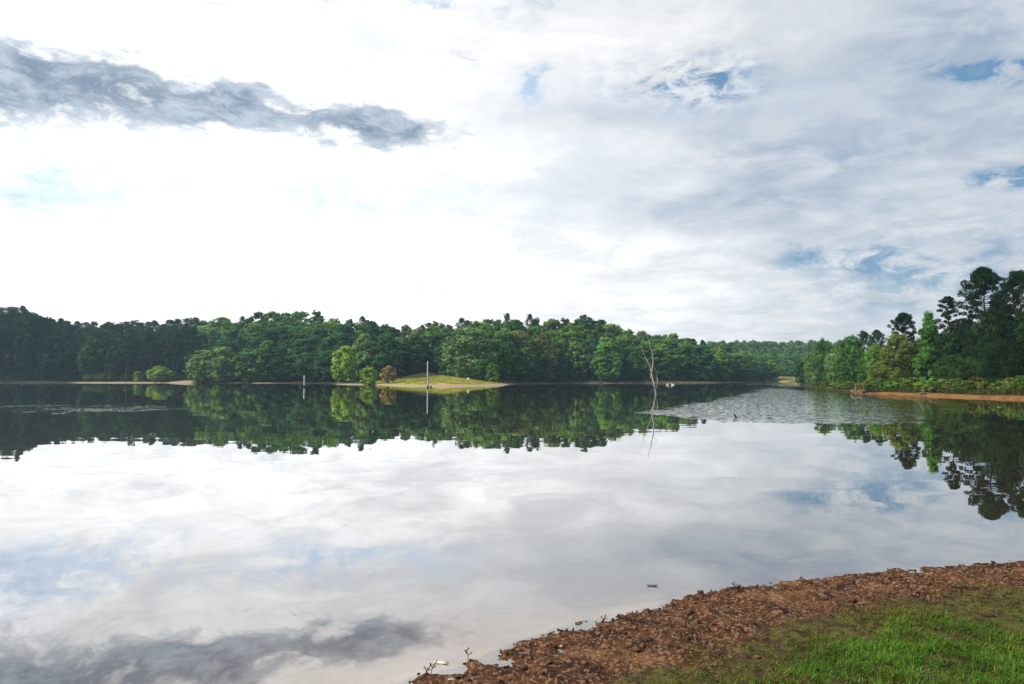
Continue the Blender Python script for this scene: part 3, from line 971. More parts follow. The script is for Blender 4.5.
# ---- far ridge behind the cove: one mass of tree tops, haze blue
def merged_trees(name, spots, protos, colr, every=3):
    V, Fs, T = [], [], []; n = 0
    for (x, y, z, s, h) in spots:
        pr = protos[rr_.randrange(len(protos))]
        me_ = pr['crown']
        co = np.empty(len(me_.vertices) * 3, np.float32); me_.vertices.foreach_get('co', co)
        co = co.reshape(-1, 4, 3)[::every]
        cen = co.mean(1, keepdims=True); co = cen + (co - cen) * 1.6
        tt = np.empty(len(me_.polygons), np.float32); me_.attributes['tone'].data.foreach_get('value', tt)
        tt = tt[::every] * rr_.uniform(0.75, 1.3)
        a = rr_.uniform(0, 6.28); ca, sa = math.cos(a), math.sin(a)
        q = co.reshape(-1, 3).copy()
        q = np.column_stack([(q[:, 0] * ca - q[:, 1] * sa) * s + x, (q[:, 0] * sa + q[:, 1] * ca) * s + y, q[:, 2] * h + z])
        V.append(q); Fs.append(np.arange(len(q)).reshape(-1, 4) + n); n += len(q); T.append(tt)
    me_ = mesh_np(name, np.vstack(V), np.vstack(Fs), m_leaf, {'tone': ('FACE', 'FLOAT', np.concatenate(T))})
    o = link(name, me_); o.color = (*colr, 1)
    return o


spots = []
for D in (392, 402, 414, 430, 450, 475, 505, 540, 575, 610, 640):
    px = 640 if D > 420 else 735
    while px < 860:
        x = (px - 512) / F * D
        zt = gz(x, D)
        topy = 358 - 17 * sstep(np.array(D), 392, 640) + rr_.uniform(-2.5, 2.5)
        if D >= 610: topy = 341.5 + rr_.uniform(-2.0, 1.5)
        h = (EYE + (378 - topy) / F * D - zt)
        spots.append((x, D + rr_.uniform(-4, 4), zt, rr_.uniform(0.9, 1.2), max(0.6, h / 15)))
        px += rr_.uniform(6.0, 8.5) / D * F
far_wood = merged_trees("distant_forest", spots, FAR_LEAFY, MID)
tag(far_wood, "distant blue green wooded ridge rising behind the cove", "forest", kind='stuff')

# ---- right bank, each tree placed
RB = [  # dark greens here also carry the backlit shade in the leaf colour
    # proto, px, top, hw, D, colour, name, label
    (FAR_LEAFY[0], 801, 361, 7, 172, DEEP, "leafy_tree", "low dark tree at the left tip of the right wooded bank"),
    (NEAR_LEAFY[2], 811, 353, 8, 152, GREYG, "leafy_tree", "slim pale grey green tree near the tip of the right bank"),
    (NEAR_LEAFY[0], 822, 339, 13, 142, MID, "leafy_tree", "tall green tree next to the pale slim tree on the right bank"),
    (NEAR_LEAFY[1], 836, 348, 12, 128, GREYG, "leafy_tree", "grey green tree between two taller green trees on the right bank"),
    (NEAR_LEAFY[3], 851, 335, 14, 124, MID, "leafy_tree", "tall bushy green tree left of the dark double pine on the right bank"),
    (NEAR_PINE[2], 864, 331, 9, 142, DEEP, "pine_tree", "left one of two dark pines behind the mid right bank trees"),
    (NEAR_PINE[0], 877, 330, 10, 138, DEEP, "pine_tree", "right one of two dark pines behind the mid right bank trees"),
    (NEAR_LEAFY[1], 866, 352, 10, 112, MID, "leafy_tree", "lower green tree below the two dark pines"),
    (NEAR_LEAFY[2], 875, 343, 11, 108, LIGHT, "leafy_tree", "light green tree left of the olive tree on the right bank"),
    (NEAR_LEAFY[3], 897, 333, 17, 92, OLIVE, "leafy_tree", "olive green tree with tiered branches right of the light green tree"),
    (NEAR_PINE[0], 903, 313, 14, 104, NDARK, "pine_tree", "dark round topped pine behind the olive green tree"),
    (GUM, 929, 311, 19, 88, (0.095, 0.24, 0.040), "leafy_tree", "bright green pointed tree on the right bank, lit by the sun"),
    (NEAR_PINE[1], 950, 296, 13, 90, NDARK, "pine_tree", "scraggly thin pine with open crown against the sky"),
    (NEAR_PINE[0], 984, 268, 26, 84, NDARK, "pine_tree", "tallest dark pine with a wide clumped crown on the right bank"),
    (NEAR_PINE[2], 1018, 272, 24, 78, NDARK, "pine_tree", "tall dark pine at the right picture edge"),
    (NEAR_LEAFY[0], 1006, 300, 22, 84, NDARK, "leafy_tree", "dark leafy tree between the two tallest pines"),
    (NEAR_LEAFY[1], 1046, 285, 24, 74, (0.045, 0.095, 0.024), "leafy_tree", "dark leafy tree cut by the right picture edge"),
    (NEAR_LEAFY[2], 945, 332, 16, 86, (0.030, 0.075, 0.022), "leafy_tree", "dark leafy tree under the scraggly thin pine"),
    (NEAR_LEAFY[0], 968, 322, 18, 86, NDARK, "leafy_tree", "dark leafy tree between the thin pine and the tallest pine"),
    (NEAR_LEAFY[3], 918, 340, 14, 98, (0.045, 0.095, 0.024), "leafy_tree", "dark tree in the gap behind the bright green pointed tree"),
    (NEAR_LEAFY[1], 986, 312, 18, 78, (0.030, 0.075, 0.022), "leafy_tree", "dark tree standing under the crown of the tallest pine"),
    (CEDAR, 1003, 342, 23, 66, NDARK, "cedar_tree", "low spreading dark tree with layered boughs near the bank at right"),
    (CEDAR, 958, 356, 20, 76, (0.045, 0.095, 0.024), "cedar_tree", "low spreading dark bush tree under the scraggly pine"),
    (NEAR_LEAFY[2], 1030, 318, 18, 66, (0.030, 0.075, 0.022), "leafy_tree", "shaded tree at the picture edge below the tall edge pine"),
    (NEAR_LEAFY[0], 880, 362, 12, 98, OLIVE, "leafy_tree", "small olive tree at the foot of the light green tree"),
    (NEAR_LEAFY[3], 845, 362, 10, 114, MID, "leafy_tree", "small green tree near the water below the tall bushy tree"),
]
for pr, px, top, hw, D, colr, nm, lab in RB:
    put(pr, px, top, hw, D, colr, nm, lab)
# a few that close the wood just outside the frame and behind the first trunks
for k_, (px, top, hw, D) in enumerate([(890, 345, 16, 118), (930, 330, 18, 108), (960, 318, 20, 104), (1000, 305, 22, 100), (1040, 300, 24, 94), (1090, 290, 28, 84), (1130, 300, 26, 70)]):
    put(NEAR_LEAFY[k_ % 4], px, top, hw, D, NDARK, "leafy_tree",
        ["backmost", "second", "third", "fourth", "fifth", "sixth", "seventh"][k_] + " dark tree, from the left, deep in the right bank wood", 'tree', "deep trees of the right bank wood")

# ---- shrubs along the right bank
sr = random.Random(9)
sh = []
px = 816
while px < 1062:
    t = (px - 816) / 240
    # shoreline depth along the bank
    Dsh = float(np.interp(px, [800, 812, 830, 845, 858, 905, 960, 1024, 1062], [150, 125, 104, 92, 81, 72, 64, 57, 53]))
    D = Dsh + sr.uniform(3.2, 6.5) if px > 858 else Dsh + sr.uniform(4, 9)
    sh.append((px, D)); px += sr.uniform(7.5, 12.5)
for k_, (px, D) in enumerate(sh):
    x = (px - 512) / F * D
    z0 = gz(x, D)
    hgt = sr.uniform(0.7, 1.5)
    colr = jitter(sr.choice([OLIVE, OLIVE, (0.10, 0.115, 0.03), MID, LIGHT]), tree_rng)
    tree(SHRUB[k_ % 3], x, D, z0 + hgt, sr.uniform(1.7, 3.0), colr, "shrub",
         "%s bush from the left in the low scrub above the orange clay shore" % (['first'] + ORD[1:] + ['nineteenth', 'twentieth', 'twenty-first', 'twenty-second', 'twenty-third', 'twenty-fourth', 'twenty-fifth', 'twenty-sixth', 'twenty-seventh', 'twenty-eighth', 'twenty-ninth', 'thirtieth', 'thirty-first', 'thirty-second', 'thirty-third', 'thirty-fourth', 'thirty-fifth', 'thirty-sixth'])[k_], 'bush', "bushes along the right bank")


# ------------------------------------------------------------------ grass
def blades(P, h, w, lean, r, seg=2):
    """curved tapering blades: each two quads merged as four points plus tip"""
    n = len(P)
    a = r.uniform(0, 2 * np.pi, n); dirx = np.column_stack([np.cos(a), np.sin(a), np.zeros(n)])
    side = np.column_stack([-np.sin(a), np.cos(a), np.zeros(n)])
    up = np.array([0, 0, 1.0])
    h_ = h[:, None]; w_ = w[:, None]; l_ = lean[:, None]
    m = P + up * h_ * 0.55 + dirx * h_ * l_ * 0.3
    t = P + up * h_ * 0.95 + dirx * h_ * l_
    v = np.stack([P - side * w_ / 2, P + side * w_ / 2, m + side * w_ * 0.4, m - side * w_ * 0.4, t + side * w_ * 0.08, t - side * w_ * 0.08], 1)
    base = np.arange(n)[:, None] * 6
    f1 = base + np.array([0, 1, 2, 3]); f2 = base + np.array([3, 2, 4, 5])
    return v.reshape(-1, 3), np.stack([f1, f2], 1).reshape(-1, 4)


gr_ = np.random.default_rng(77)
ns = 560000
gx = gr_.uniform(-3, 9.5, ns); gy = gr_.uniform(0.6, 7.0, ns)
z_, d_, gm = bank_z(gx, gy)
clump = fbm2(gx, gy, 41, 3, 2.2); patchn = fbm2(gx, gy, 43, 3, 0.8)
lush = sstep(d_ + 0.30 * patchn, 1.12, 1.60)
sparse = sstep(d_ + 0.5 * patchn, 0.55, 1.15) * sstep(clump, -0.5, 0.1)
fine_ = fbm2(gx, gy, 45, 3, 7.0)
prob = np.clip(0.95 * lush * sstep(clump + 0.5 * fine_, -0.35, 0.12) + 0.9 * sparse * sstep(fine_ + 0.3 * clump, -0.25, 0.12), 0, 1)
# keep what the camera or a step aside could see
keep = (gr_.random(ns) < prob) & (d_ > 0.25)
gx, gy, z_, lushk, ck = gx[keep], gy[keep], z_[keep], lush[keep], clump[keep]
n = len(gx)
hh = (0.012 + 0.016 * lushk) * gr_.uniform(0.5, 1.5, n) * (1 + 0.6 * np.clip(ck, -0.5, 0.8))
v, f = blades(np.column_stack([gx, gy, z_ - 0.004]), hh, gr_.uniform(0.003, 0.008, n), gr_.uniform(0.3, 2.2, n), gr_)
tone = (0.55 + 0.75 * gr_.random(n)) * (0.8 + 0.6 * lushk) * (1 + 0.9 * fbm2(gx, gy, 48, 4, 3.0))
hue = np.clip(0.7 * (1 - lushk) + 0.3 * gr_.random(n) + 0.45 * fbm2(gx, gy, 47, 2, 1.5), 0, 1)
m_grass, g, out = material("grass_blades")
to = g.node('ShaderNodeAttribute', attribute_name='tone').outputs['Fac']
hu = g.node('ShaderNodeAttribute', attribute_name='hue').outputs['Fac']
col = g.vm('SCALE', g.mix(g.ss(hu, 0.9, 1.0), g.mix(hu, (0.050, 0.135, 0.008), (0.165, 0.160, 0.020)), (0.30, 0.235, 0.09)), scale=to)
b = g.node('ShaderNodeBsdfPrincipled'); g.put(b.inputs['Base Color'], col)
b.inputs['Roughness'].default_value = 0.5; b.inputs['Specular IOR Level'].default_value = 0.2
tl = g.node('ShaderNodeBsdfTranslucent'); g.put(tl.inputs['Color'], g.vm('MULTIPLY', col, (1.4, 1.5, 0.6)))
ms = g.node('ShaderNodeMixShader'); ms.inputs[0].default_value = 0.35
g.l.new(b.outputs[0], ms.inputs[1]); g.l.new(tl.outputs[0], ms.inputs[2]); g.l.new(ms.outputs[0], out.inputs[0])
me = mesh_np("grass", v, f, m_grass, {'tone': ('FACE', 'FLOAT', np.repeat(tone, 2)), 'hue': ('FACE', 'FLOAT', np.repeat(hue, 2))})
tag(link("grass", me), "short bright green grass at the bottom right corner", "grass", kind='stuff')

# rough grass over the right bank and on the two meadows' rims
nb = 26000
t_ = gr_.uniform(800, 1075, nb)
Dsh = np.interp(t_, [800, 812, 830, 845, 858, 905, 960, 1024, 1075], [150, 125, 104, 92, 81, 72, 64, 57, 51])
D_ = Dsh + gr_.uniform(1.0, 13, nb)
x_ = (t_ - 512) / F * D_
dd_ = sdist(x_, D_)
k = (dd_ > 1.5 + 0.7 * fbm2(x_, D_, 51, 2, 0.4))
x_, D_, = x_[k], D_[k]; n = len(x_)
v, f = blades(np.column_stack([x_, D_, ground(x_, D_)]), gr_.uniform(0.2, 0.62, n) * (1 + 0.5 * fbm2(x_, D_, 53, 2, 0.7)), gr_.uniform(0.03, 0.07, n), gr_.uniform(0.2, 0.9, n), gr_)
me = mesh_np("bank_grass", v, f, m_grass, {'tone': ('FACE', 'FLOAT', np.repeat(gr_.uniform(0.35, 0.8, n), 2)), 'hue': ('FACE', 'FLOAT', np.repeat(gr_.uniform(0.5, 1, n), 2))})
tag(link("bank_grass", me), "rough olive grass covering the bank under the right trees", "grass", kind='stuff')

nb = 30000
t_ = gr_.uniform(372, 512, nb); D_ = gr_.uniform(150, 196, nb)
x_ = (t_ - 512) / F * D_; dd_ = sdist(x_, D_)
k = (dd_ > 1.8) & (fbm2(x_, D_, 55, 3, 0.25) > -0.15)
x_, D_ = x_[k], D_[k]; n = len(x_)
v, f = blades(np.column_stack([x_, D_, ground(x_, D_)]), gr_.uniform(0.08, 0.28, n), gr_.uniform(0.05, 0.11, n), gr_.uniform(0.2, 0.9, n), gr_)
me = mesh_np("meadow_grass", v, f, m_grass, {'tone': ('FACE', 'FLOAT', np.repeat(gr_.uniform(1.2, 2.4, n), 2)), 'hue': ('FACE', 'FLOAT', np.repeat(gr_.uniform(0.6, 1, n), 2))})
tag(link("meadow_grass", me), "sunlit yellow green grass on the small meadow point across the lake", "grass", kind='stuff')

# ------------------------------------------------------------------ stones
def stone_mat(name, c1, c2):
    m_, g, out = material(name)
    tc = g.node('ShaderNodeTexCoord').outputs['Object']
    n = g.noise(tc, 30, 6, 0.65)
    rnd = g.node('ShaderNodeObjectInfo').outputs['Random']
    ta = g.node('ShaderNodeAttribute', attribute_name='tone').outputs['Fac']
    b = g.node('ShaderNodeBsdfPrincipled')
    base = g.mix(g.ss(n, 0.35, 0.65), c1, c2)
    g.put(b.inputs['Base Color'], g.vm('SCALE', base, scale=g.m('MULTIPLY', g.lin(rnd, 0, 1, 0.7, 1.3), ta)))
    b.inputs['Roughness'].default_value = 0.8
    b.inputs['Specular IOR Level'].default_value = 0.25
    bp = g.node('ShaderNodeBump'); bp.inputs['Strength'].default_value = 0.5; bp.inputs['Distance'].default_value = 0.006
    g.put(bp.inputs['Height'], n); g.l.new(bp.outputs[0], b.inputs['Normal'])
    g.l.new(b.outputs[0], out.inputs[0])
    return m_


m_st_red = stone_mat("red_clay_stone", (0.10, 0.042, 0.019), (0.27, 0.125, 0.060))
m_st_dark = stone_mat("dark_wet_stone", (0.035, 0.018, 0.010), (0.11, 0.055, 0.03))
m_st_pale = stone_mat("pale_stone", (0.42, 0.34, 0.27), (0.62, 0.54, 0.46))

import bmesh


def rock_shape(seed, npt=15):
    r = np.random.default_rng(seed)
    bm = bmesh.new()
    for _ in range(npt):
        q = r.normal(size=3); q /= np.linalg.norm(q)
        q *= r.uniform(0.72, 1.0)
        bm.verts.new((q[0], q[1] * 0.8, q[2] * 0.5))
    res = bmesh.ops.convex_hull(bm, input=bm.verts)
    bmesh.ops.delete(bm, geom=[e for e in res['geom_interior'] if isinstance(e, bmesh.types.BMVert)], context='VERTS')
    bm.verts.index_update()
    v = np.array([q.co[:] for q in bm.verts])
    f = np.array([[q.index for q in ff_.verts] for ff_ in bm.faces])
    bm.free()
    return v, f


SHAPES = [rock_shape(600 + i) for i in range(7)]
LOWS = [rock_shape(650 + i, 9) for i in range(7)]
rmesh = {}
for i, (v, f) in enumerate(SHAPES):
    for nm, m_ in (('red', m_st_red), ('dark', m_st_dark), ('pale', m_st_pale)):
        rmesh[(i, nm)] = mesh_np("stone_form", v, f, m_, {'tone': ('FACE', 'FLOAT', np.ones(len(f)))})


def rock(px, py, size, kind='red', label=None, group=None, i=None, name="stone", lift=0.15):
    # walk down the view ray to the bank
    r = ray(px, py)
    k = 2.0
    for _ in range(400):
        p = Vector((0, 0, EYE)) + r * k
        z, d, gm_ = bank_z(p.x, p.y)
        if p.z <= max(z, 0 if d < 0 else z): break
        k += 0.02
    s = size * 0.68
    o = link(name, rmesh[(i if i is not None else random.randrange(7), kind)])
    o.location = (p.x, p.y, float(z) + s * lift)
    o.rotation_euler = (random.uniform(-.3, .3), random.uniform(-.3, .3), random.uniform(0, 6.28))
    o.scale = (s, s, s * random.uniform(0.8, 1.15))
    tag(o, label, 'stone', group)
    return o


named_st = [
    (637, 652, 0.060, 'red', "orange wedge shaped stone sticking up mid bank"),
    (649, 640, 0.070, 'dark', "dark upright stone just above the orange wedge stone"),
    (523, 669, 0.055, 'dark', "dark round stone on the lower left of the clay bank"),
    (549, 664, 0.050, 'red', "flat tan stone right of the dark round stone"),
    (712, 648, 0.045, 'red', "orange rounded stone at the edge of the grass"),
    (690, 613, 0.085, 'dark', "long dark stone near the water above the mid bank"),
    (773, 582.5, 0.045, 'dark', "right one of two black stones standing at the waterline"),
    (757, 587, 0.042, 'dark', "left one of two black stones standing at the waterline"),
    (700, 593.5, 0.055, 'dark', "black lump where the bank meets the water at its corner"),
    (853, 602, 0.060, 'dark', "dark reddish stone above the thin grass at right centre"),
    (824, 602, 0.060, 'dark', "dark stone left of the dark reddish stone"),
    (990, 618, 0.085, 'dark', "black clod in the grass at the far right"),
    (638, 605.5, 0.030, 'dark', "small black stone lying in the shallow water by the shore"),
    (561, 647, 0.028, 'pale', "small white pebble lowest on the left bank"),
    (993, 563.5, 0.055, 'dark', "black stone at the waterline near the right edge"),
    (758, 660, 0.045, 'red', "brown stone in the thin grass below the pale patch"),
]
for px, py, s, k_, lab in named_st:
    rock(px, py, s, k_, lab)
rk = random.Random(31)
cnt = 0
while cnt < 110:
    px = rk.uniform(440, 1024); py = rk.uniform(565, 684)
    r = ray(px, py); k = (EYE - 0.15) / -r.z
    x, y = r.x * k, r.y * k
    z, d, gm_ = bank_z(x, y)
    if d < 0.05 or d > 2.0 or rk.random() < gm_ * 1.1: continue
    s = rk.uniform(0.014, 0.032) * (1.2 if rk.random() < 0.15 else 1)
    o = link("stone", rmesh[(rk.randrange(7), rk.choice(['red', 'red', 'dark', 'dark', 'red', 'dark']))])
    o.location = (x, y, float(z) + s * 0.02)
    o.rotation_euler = (rk.uniform(-.4, .4), rk.uniform(-.4, .4), rk.uniform(0, 6.28))
    o.scale = (s, s, s * rk.uniform(0.8, 1.2))
    tag(o, "small brown angular stone scattered among the others on the clay bank", 'stone', "stones scattered on the clay bank")
    cnt += 1

# gravel: thousands of chips, one object
ng = 60000
gx = gr_.uniform(-2.6, 8.5, ng); gy = gr_.uniform(1.0, 8.0, ng)
z_, d_, gm = bank_z(gx, gy)
pn = fbm2(gx, gy, 61, 3, 1.6)
keep = (d_ > -0.12) & (d_ < 3.4) & (gr_.random(ng) < (0.95 - 0.45 * gm) * np.clip(0.55 + 0.9 * pn, 0.15, 1))
gx, gy, z_, d_ = gx[keep], gy[keep], z_[keep], d_[keep]
V, Fs, T = [], [], []; n = 0
for i in range(len(gx)):
    v, f = LOWS[i % 7]
    s = 0.004 + 0.016 * gr_.random() ** 3.0
    a = gr_.uniform(0, 6.28); ca, sa = math.cos(a), math.sin(a)
    tx = gr_.uniform(-.5, .5)
    q = v.copy(); q[:, 2] += q[:, 0] * tx
    q = np.column_stack([(q[:, 0] * ca - q[:, 1] * sa) * s + gx[i], (q[:, 0] * sa + q[:, 1] * ca) * s + gy[i], q[:, 2] * s + z_[i] + s * 0.25])
    V.append(q); Fs.append(f + n); n += len(q)
    T.append(np.full(len(f), (0.28 if d_[i] < 0.25 else 1.0) * gr_.choice([0.25, 0.4, 0.6, 0.8, 1.3], p=[.28, .28, .26, .15, .03])))
me = mesh_np("gravel", np.vstack(V), np.vstack(Fs), m_st_red, {'tone': ('FACE', 'FLOAT', np.concatenate(T))})
tag(link("gravel", me), "loose reddish brown gravel strewn over the clay bank", "gravel", kind='stuff')

# ------------------------------------------------------------------ dead tree standing in the water
def px3(px, py, D, base):
    """point at depth D relative to base"""
    return np.array(at(px, py, D)) - base


def bent(pts, r0, r1, G, wob=0.0, sides=7):
    r0 *= 0.9; r1 *= 0.9
    pts = np.array(pts, float)
    m = len(pts) * 3
    t = np.linspace(0, len(pts) - 1, m)
    q = np.column_stack([np.interp(t, np.arange(len(pts)), pts[:, i]) for i in range(3)])
    q[1:-1] = (q[:-2] + q[1:-1] * 2 + q[2:]) / 4
    q[1:-1] += np.random.default_rng(int(abs(pts[-1][0]) * 991) % 9999).normal(size=(m - 2, 3)) * wob
    G.tube(q, np.linspace(r0, r1, m), sides)


DT = 78
bpos = np.array([*on_water(656, 393.3), 0.0]); bpos[1] = DT; bpos[0] = (656 - 512) / F * DT
dead = link("dead_tree", None); dead.location = bpos
tag(dead, "tall bleached dead tree standing bare in the lake", "dead tree")


def q3(px, py, dy=0.0): 
    p = np.array(at(px, py, DT + dy)) - bpos
    return p


Gm = Geo()
bent([(0, 0, -1.5), q3(655.5, 390), q3(653, 381), q3(651.5, 372), q3(653.5, 362), q3(652, 352), q3(649.5, 342), q3(647, 335.5), q3(646.5, 331)], 0.135, 0.014, Gm, 0.015, 8)
link("trunk", Gm.mesh("dead_trunk", m_dead), dead)
for pts, r0, r1 in [
    ([q3(651.5, 373), q3(650, 366), q3(646, 359), q3(643.5, 353), q3(642.3, 350)], 0.075, 0.028),
    ([q3(655.5, 390), q3(657.5, 384, .3), q3(657.7, 379, .4), q3(655.5, 373, .3), q3(654.8, 368, .2)], 0.09, 0.03),
    ([q3(653.8, 386), q3(650, 384, -.3), q3(648, 381.5, -.4), q3(645.5, 380, -.5)], 0.05, 0.015),
    ([q3(653, 381), q3(650.5, 377, .2), q3(651, 372, .4)], 0.055, 0.02),
    ([q3(652.2, 352), q3(655, 349), q3(655.8, 345)], 0.025, 0.008),
    ([q3(655, 389), q3(660, 388, .2), q3(661, 391, .3)], 0.05, 0.02),
    ([q3(643.5, 353), q3(642.0, 348), q3(642.6, 345)], 0.02, 0.006),
]:
    Gb = Geo(); bent(pts, r0, r1, Gb, 0.012, 6)
    link("branch", Gb.mesh("dead_branch", m_dead), dead)

# bare snag in the waterside row and a leaning bare trunk further left
def snag(name, label, px, py, D, main, branches, r0):
    b = np.array(at(px, py, D)); b[2] = gz(b[0], b[1])
    o = link(name, None); o.location = b
    tag(o, label, "dead tree")
    f_ = lambda a, c: np.array(at(a, c, D)) - b
    G = Geo(); bent([(0, 0, -0.4)] + [f_(*q) for q in main], r0, r0 * 0.3, G, 0.02, 7)
    link("trunk", G.mesh("snag_trunk", m_snag), o)
    for br in branches:
        G = Geo(); bent([f_(*q) for q in br], r0 * 0.45, r0 * 0.1, G, 0.02, 5)
        link("branch", G.mesh("snag_branch", m_snag), o)


snag("dead_tree", "pale bare snag with forked top against the waterside trees, left of the dead tree", 602, 381, 240.5,
     [(602.5, 375), (602.5, 368), (601, 362)], [[(601.2, 363), (599, 360), (598.6, 358)], [(602, 367), (604, 361), (606.5, 357)], [(601, 362), (600.5, 357)]], 0.16)
snag("dead_tree", "thin pale leaning trunk at the water between stub post and lime tree", 326, 382, 226, [(327, 376), (328.5, 369), (329, 366)], [[(328.3, 370), (327.4, 367)]], 0.12)

# ------------------------------------------------------------------ posts
def post(label, px, D, top, rad, lean=(0, 0), chips=True, base_w=False, name="wooden_post", floor=None):
    x = (px - 512) / F * D
    zt = at(px, top, D).z
    o = link(name, None); o.location = (x, D, 0)
    tag(o, label, "post")
    G = Geo()
    zs = np.linspace(-1.6, zt, 10)
    r = np.random.default_rng(int(px))
    pts = np.column_stack([lean[0] * zs / zt + r.normal(size=10) * 0.006, lean[1] * zs / zt + r.normal(size=10) * 0.006, zs])
    G.tube(pts, rad * np.array([1.15, 1.12, 1.1, 1.05, 1.0, 1.0, 0.97, 0.93, 0.86, 0.60]), 9)
    link("shaft", G.mesh("post_shaft", m_post), o)
    G = Geo()
    G.tube(np.array([[-0.02, 0, -1.5], [-0.01, 0, 0.1], [0, 0, 0.36]]) , [rad * 1.5, rad * 1.45, rad * 1.2], 9)
    link("stained_foot", G.mesh("post_foot", m_wet), o)
    return o


post("tall pale weathered pole rising from the water in front of the meadow", 428, 132, 361.5, 0.14, (-0.06, 0))
post("short grey stub post standing in the water off the left shore", 305, 138, 375.5, 0.17, (-0.12, 0.05))


def stump(label, px, D, h, rad):
    G = Geo()
    G.tube(np.array([[0, 0, -1.2], [0.01, 0, 0.0], [0.02, 0.01, h * 0.7], [0.02, 0.0, h]]), [rad * 1.3, rad, rad * 0.9, rad * 0.55], 8)
    o = link("stump", G.mesh("stump", m_wet)); o.location = ((px - 512) / F * D, D, 0)
    tag(o, label, "stump")


stump("low dark stump in the water just right of the tall pale pole", 431, 134, 0.28, 0.2)
stump("low dark stump at the water left of the short stub post", 301, 139, 0.22, 0.3)

# driftwood on the tip of the right bank
def log(label, px, D, length, rad, az_, mat):
    x = (px - 512) / F * D
    o = link("fallen_log", None); o.location = (x, D, max(0.05, gz(x, D))); o.rotation_euler = (0, 0, az_)
    tag(o, label, "log")
    G = Geo(); bent([(-length / 2, 0, rad * .4), (-length / 6, 0.1, rad * .9), (length / 5, -0.05, rad * .8), (length / 2, 0.1, rad * 1.3)], rad, rad * 0.5, G, 0.02, 8)
    link("trunk", G.mesh("log_trunk", mat), o)
    for a, b in ((-length / 5, 0.5), (length / 4, -0.4)):
        G = Geo(); bent([(a, 0, rad), (a + 0.3, b * .6, rad + 0.35), (a + 0.4, b, rad + 0.7)], rad * 0.35, rad * 0.12, G, 0.01, 5)
        link("branch_stub", G.mesh("log_stub", mat), o)


log("pale fallen log lying at the water's edge near the tip of the right bank", 858, 86.5, 2.4, 0.09, 0.3, m_dead)
log("dark fallen log at the left end of the orange clay shore", 872, 79.0, 2.2, 0.15, -0.3, m_wet)
log("short grey log on the orange clay shore under the scrub", 925, 70.3, 1.8, 0.12, 0.4, m_snag)

# leaning stick in the open water
G = Geo()
bx_, by_ = on_water(736.6, 417.6)
bent([(0.12, 0, -0.6), (0, 0, 0), (-0.05, 0, 0.06), (-0.13, 0.01, 0.16)], 0.045, 0.035, G, 0.003, 7)
o = link("stick", G.mesh("stick", m_wet)); o.location = (bx_, by_, 0)
tag(o, "small black stick leaning out of open water right of the dead tree", "stick")

# ------------------------------------------------------------------ two white water birds
m_white, g, out = material("white_feathers")
b = g.node('ShaderNodeBsdfPrincipled')
tc = g.node('ShaderNodeTexCoord').outputs['Object']
g.put(b.inputs['Base Color'], g.mix(g.noise(tc, 12, 4), (0.74, 0.74, 0.72), (0.84, 0.84, 0.82)))
b.inputs['Roughness'].default_value = 0.8; g.l.new(b.outputs[0], out.inputs[0])
m_bill, g, out = material("orange_bill")
b = g.node('ShaderNodeBsdfPrincipled'); b.inputs['Roughness'].default_value = 0.5
g.put(b.inputs['Base Color'], g.mix(g.noise(g.node('ShaderNodeTexCoord').outputs['Object'], 20, 3), (0.6, 0.22, 0.03), (0.7, 0.3, 0.05))); g.l.new(b.outputs[0], out.inputs[0])


def bird(px, D, face, label):
    x = (px - 512) / F * D
    o = link("water_bird", None); o.location = (x, D, 0)
    o.rotation_euler = (0, 0, face); tag(o, label, "water bird", "white water birds")
    G = Geo()
    # body with raised tail, then neck and head, all one skin of rings
    pts = np.array([[-0.52, 0, 0.22], [-0.44, 0, 0.18], [-0.28, 0, 0.12], [-0.05, 0, 0.10], [0.15, 0, 0.11], [0.27, 0, 0.17], [0.32, 0, 0.27], [0.33, 0, 0.38], [0.35, 0, 0.47], [0.40, 0, 0.52], [0.47, 0, 0.51], [0.50, 0, 0.50]])
    G.tube(pts, [0.01, 0.07, 0.16, 0.2, 0.18, 0.12, 0.065, 0.05, 0.05, 0.065, 0.045, 0.02], 12)
    link("body", G.mesh("bird_body", m_white), o)
    G = Geo(); G.tube(np.array([[0.50, 0, 0.50], [0.60, 0, 0.485]]), [0.022, 0.008], 6)
    link("bill", G.mesh("bird_bill", m_bill), o)


bird(667.3, 176, 0.3, "left one of two white water birds floating right of the dead tree")
bird(672.4, 176, 2.9, "right one of two white water birds floating right of the dead tree")

# white boulder at the meadow's edge
xw, yw = (469 - 512) / F * 178, 178
o = link("boulder", mesh_np("boulder", *SHAPES[3], m_st_pale, {'tone': ('FACE', 'FLOAT', np.full(len(SHAPES[3][1]), 1.35))}))
o.location = (xw, yw, gz(xw, yw) + 0.2); o.scale = (0.75, 0.6, 0.7)
tag(o, "small white boulder under the trees at the right of the meadow", "boulder")

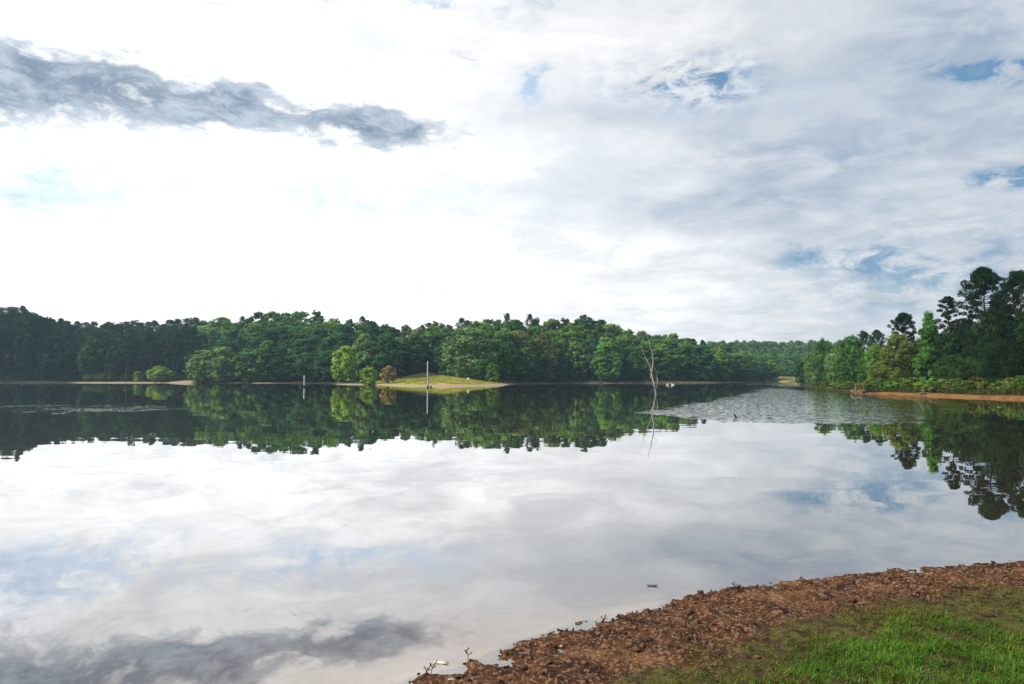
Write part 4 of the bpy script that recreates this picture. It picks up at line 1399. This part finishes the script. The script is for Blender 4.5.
# ------------------------------------------------------------------ drift at the near shore
def flat_leaf(px, py, s, colr, label):
    x, y = on_water(px, py)
    m_, g, out = material("floating_leaf_skin")
    b = g.node('ShaderNodeBsdfPrincipled')
    g.put(b.inputs['Base Color'], g.mix(g.noise(g.node('ShaderNodeTexCoord').outputs['Object'], 30, 4), tuple(c * 0.8 for c in colr), colr))
    b.inputs['Roughness'].default_value = 0.6; g.l.new(b.outputs[0], out.inputs[0])
    r = np.random.default_rng(int(px))
    n = 14
    th = np.linspace(0, 2 * np.pi, n, endpoint=False)
    rad = 1 + 0.22 * np.cos(3 * th + 1) + 0.1 * r.normal(size=n)
    top = np.column_stack([np.cos(th) * rad, np.sin(th) * rad * 0.45, 0.05 + 0.1 * np.cos(2 * th)])
    v = [tuple(q) for q in top] + [(0, 0, 0.12)] + [(q[0] * 0.97, q[1] * 0.97, q[2] - 0.06) for q in top] + [(0, 0, 0.02)]
    f = []
    for i in range(n):
        j = (i + 1) % n
        f += [(n, i, j), (2 * n + 1, n + 1 + j, n + 1 + i), (i, n + 1 + i, j), (j, n + 1 + i, n + 1 + j)]
    o = link("floating_leaf", mesh_np("floating_leaf", v, f, m_))
    o.location = (x, y, 0.005); o.scale = (s, s, s); o.rotation_euler = (0, 0, r.uniform(-0.3, 0.3))
    tag(o, label, "leaf")


flat_leaf(442, 663, 0.042, (0.8, 0.68, 0.6), "pale curled leaf floating by the shore at bottom centre")
flat_leaf(652, 586, 0.05, (0.12, 0.09, 0.07), "dark slim leaf floating off the clay bank")
for k_, (px, py, h, ln) in enumerate([(430, 672, 0.05, 0.03), (469, 658, 0.045, -0.02), (424, 680, 0.04, 0.03), (735, 590, 0.03, -0.015), (603, 622, 0.025, 0.01)]):
    x, y = on_water(px, py)
    z0 = max(0, float(bank_z(x, y)[0])) if bank_z(x, y)[1] > 0 else 0
    o = link("weed_stalk", None); o.location = (x, y, z0)
    tag(o, ["dark twiggy stalk standing in the shallows at bottom centre", "branched dry stalk on the shoreline right of the pale leaf", "lowest small stalk at the bottom picture edge",
            "thin dry stalk at the waterline left of the black stones", "tiny dry stalk at the waterline mid shore"][k_], "stalk")
    G = Geo(); bent([(0, 0, -0.05), (ln * .4, 0, h * 0.5), (ln, 0.01, h)], 0.0035, 0.0015, G, 0.001, 5)
    link("stem", G.mesh("stalk_stem", m_wet), o)
    for q in range(4):
        a = q * 2.4; hq = h * (0.35 + 0.17 * q)
        G = Geo(); e = np.array([ln * hq / h + math.cos(a) * 0.025, math.sin(a) * 0.025, hq + 0.02])
        bent([(ln * hq / h, 0, hq), e], 0.002, 0.0045, G, 0.0, 5)
        link("side_shoot", G.mesh("stalk_shoot", m_wet), o)
print("objects", len(bpy.data.objects), "trees kept", len(kept), "leafy", sum(not a['pine'] for a in kept), "pine", sum(a['pine'] for a in kept))
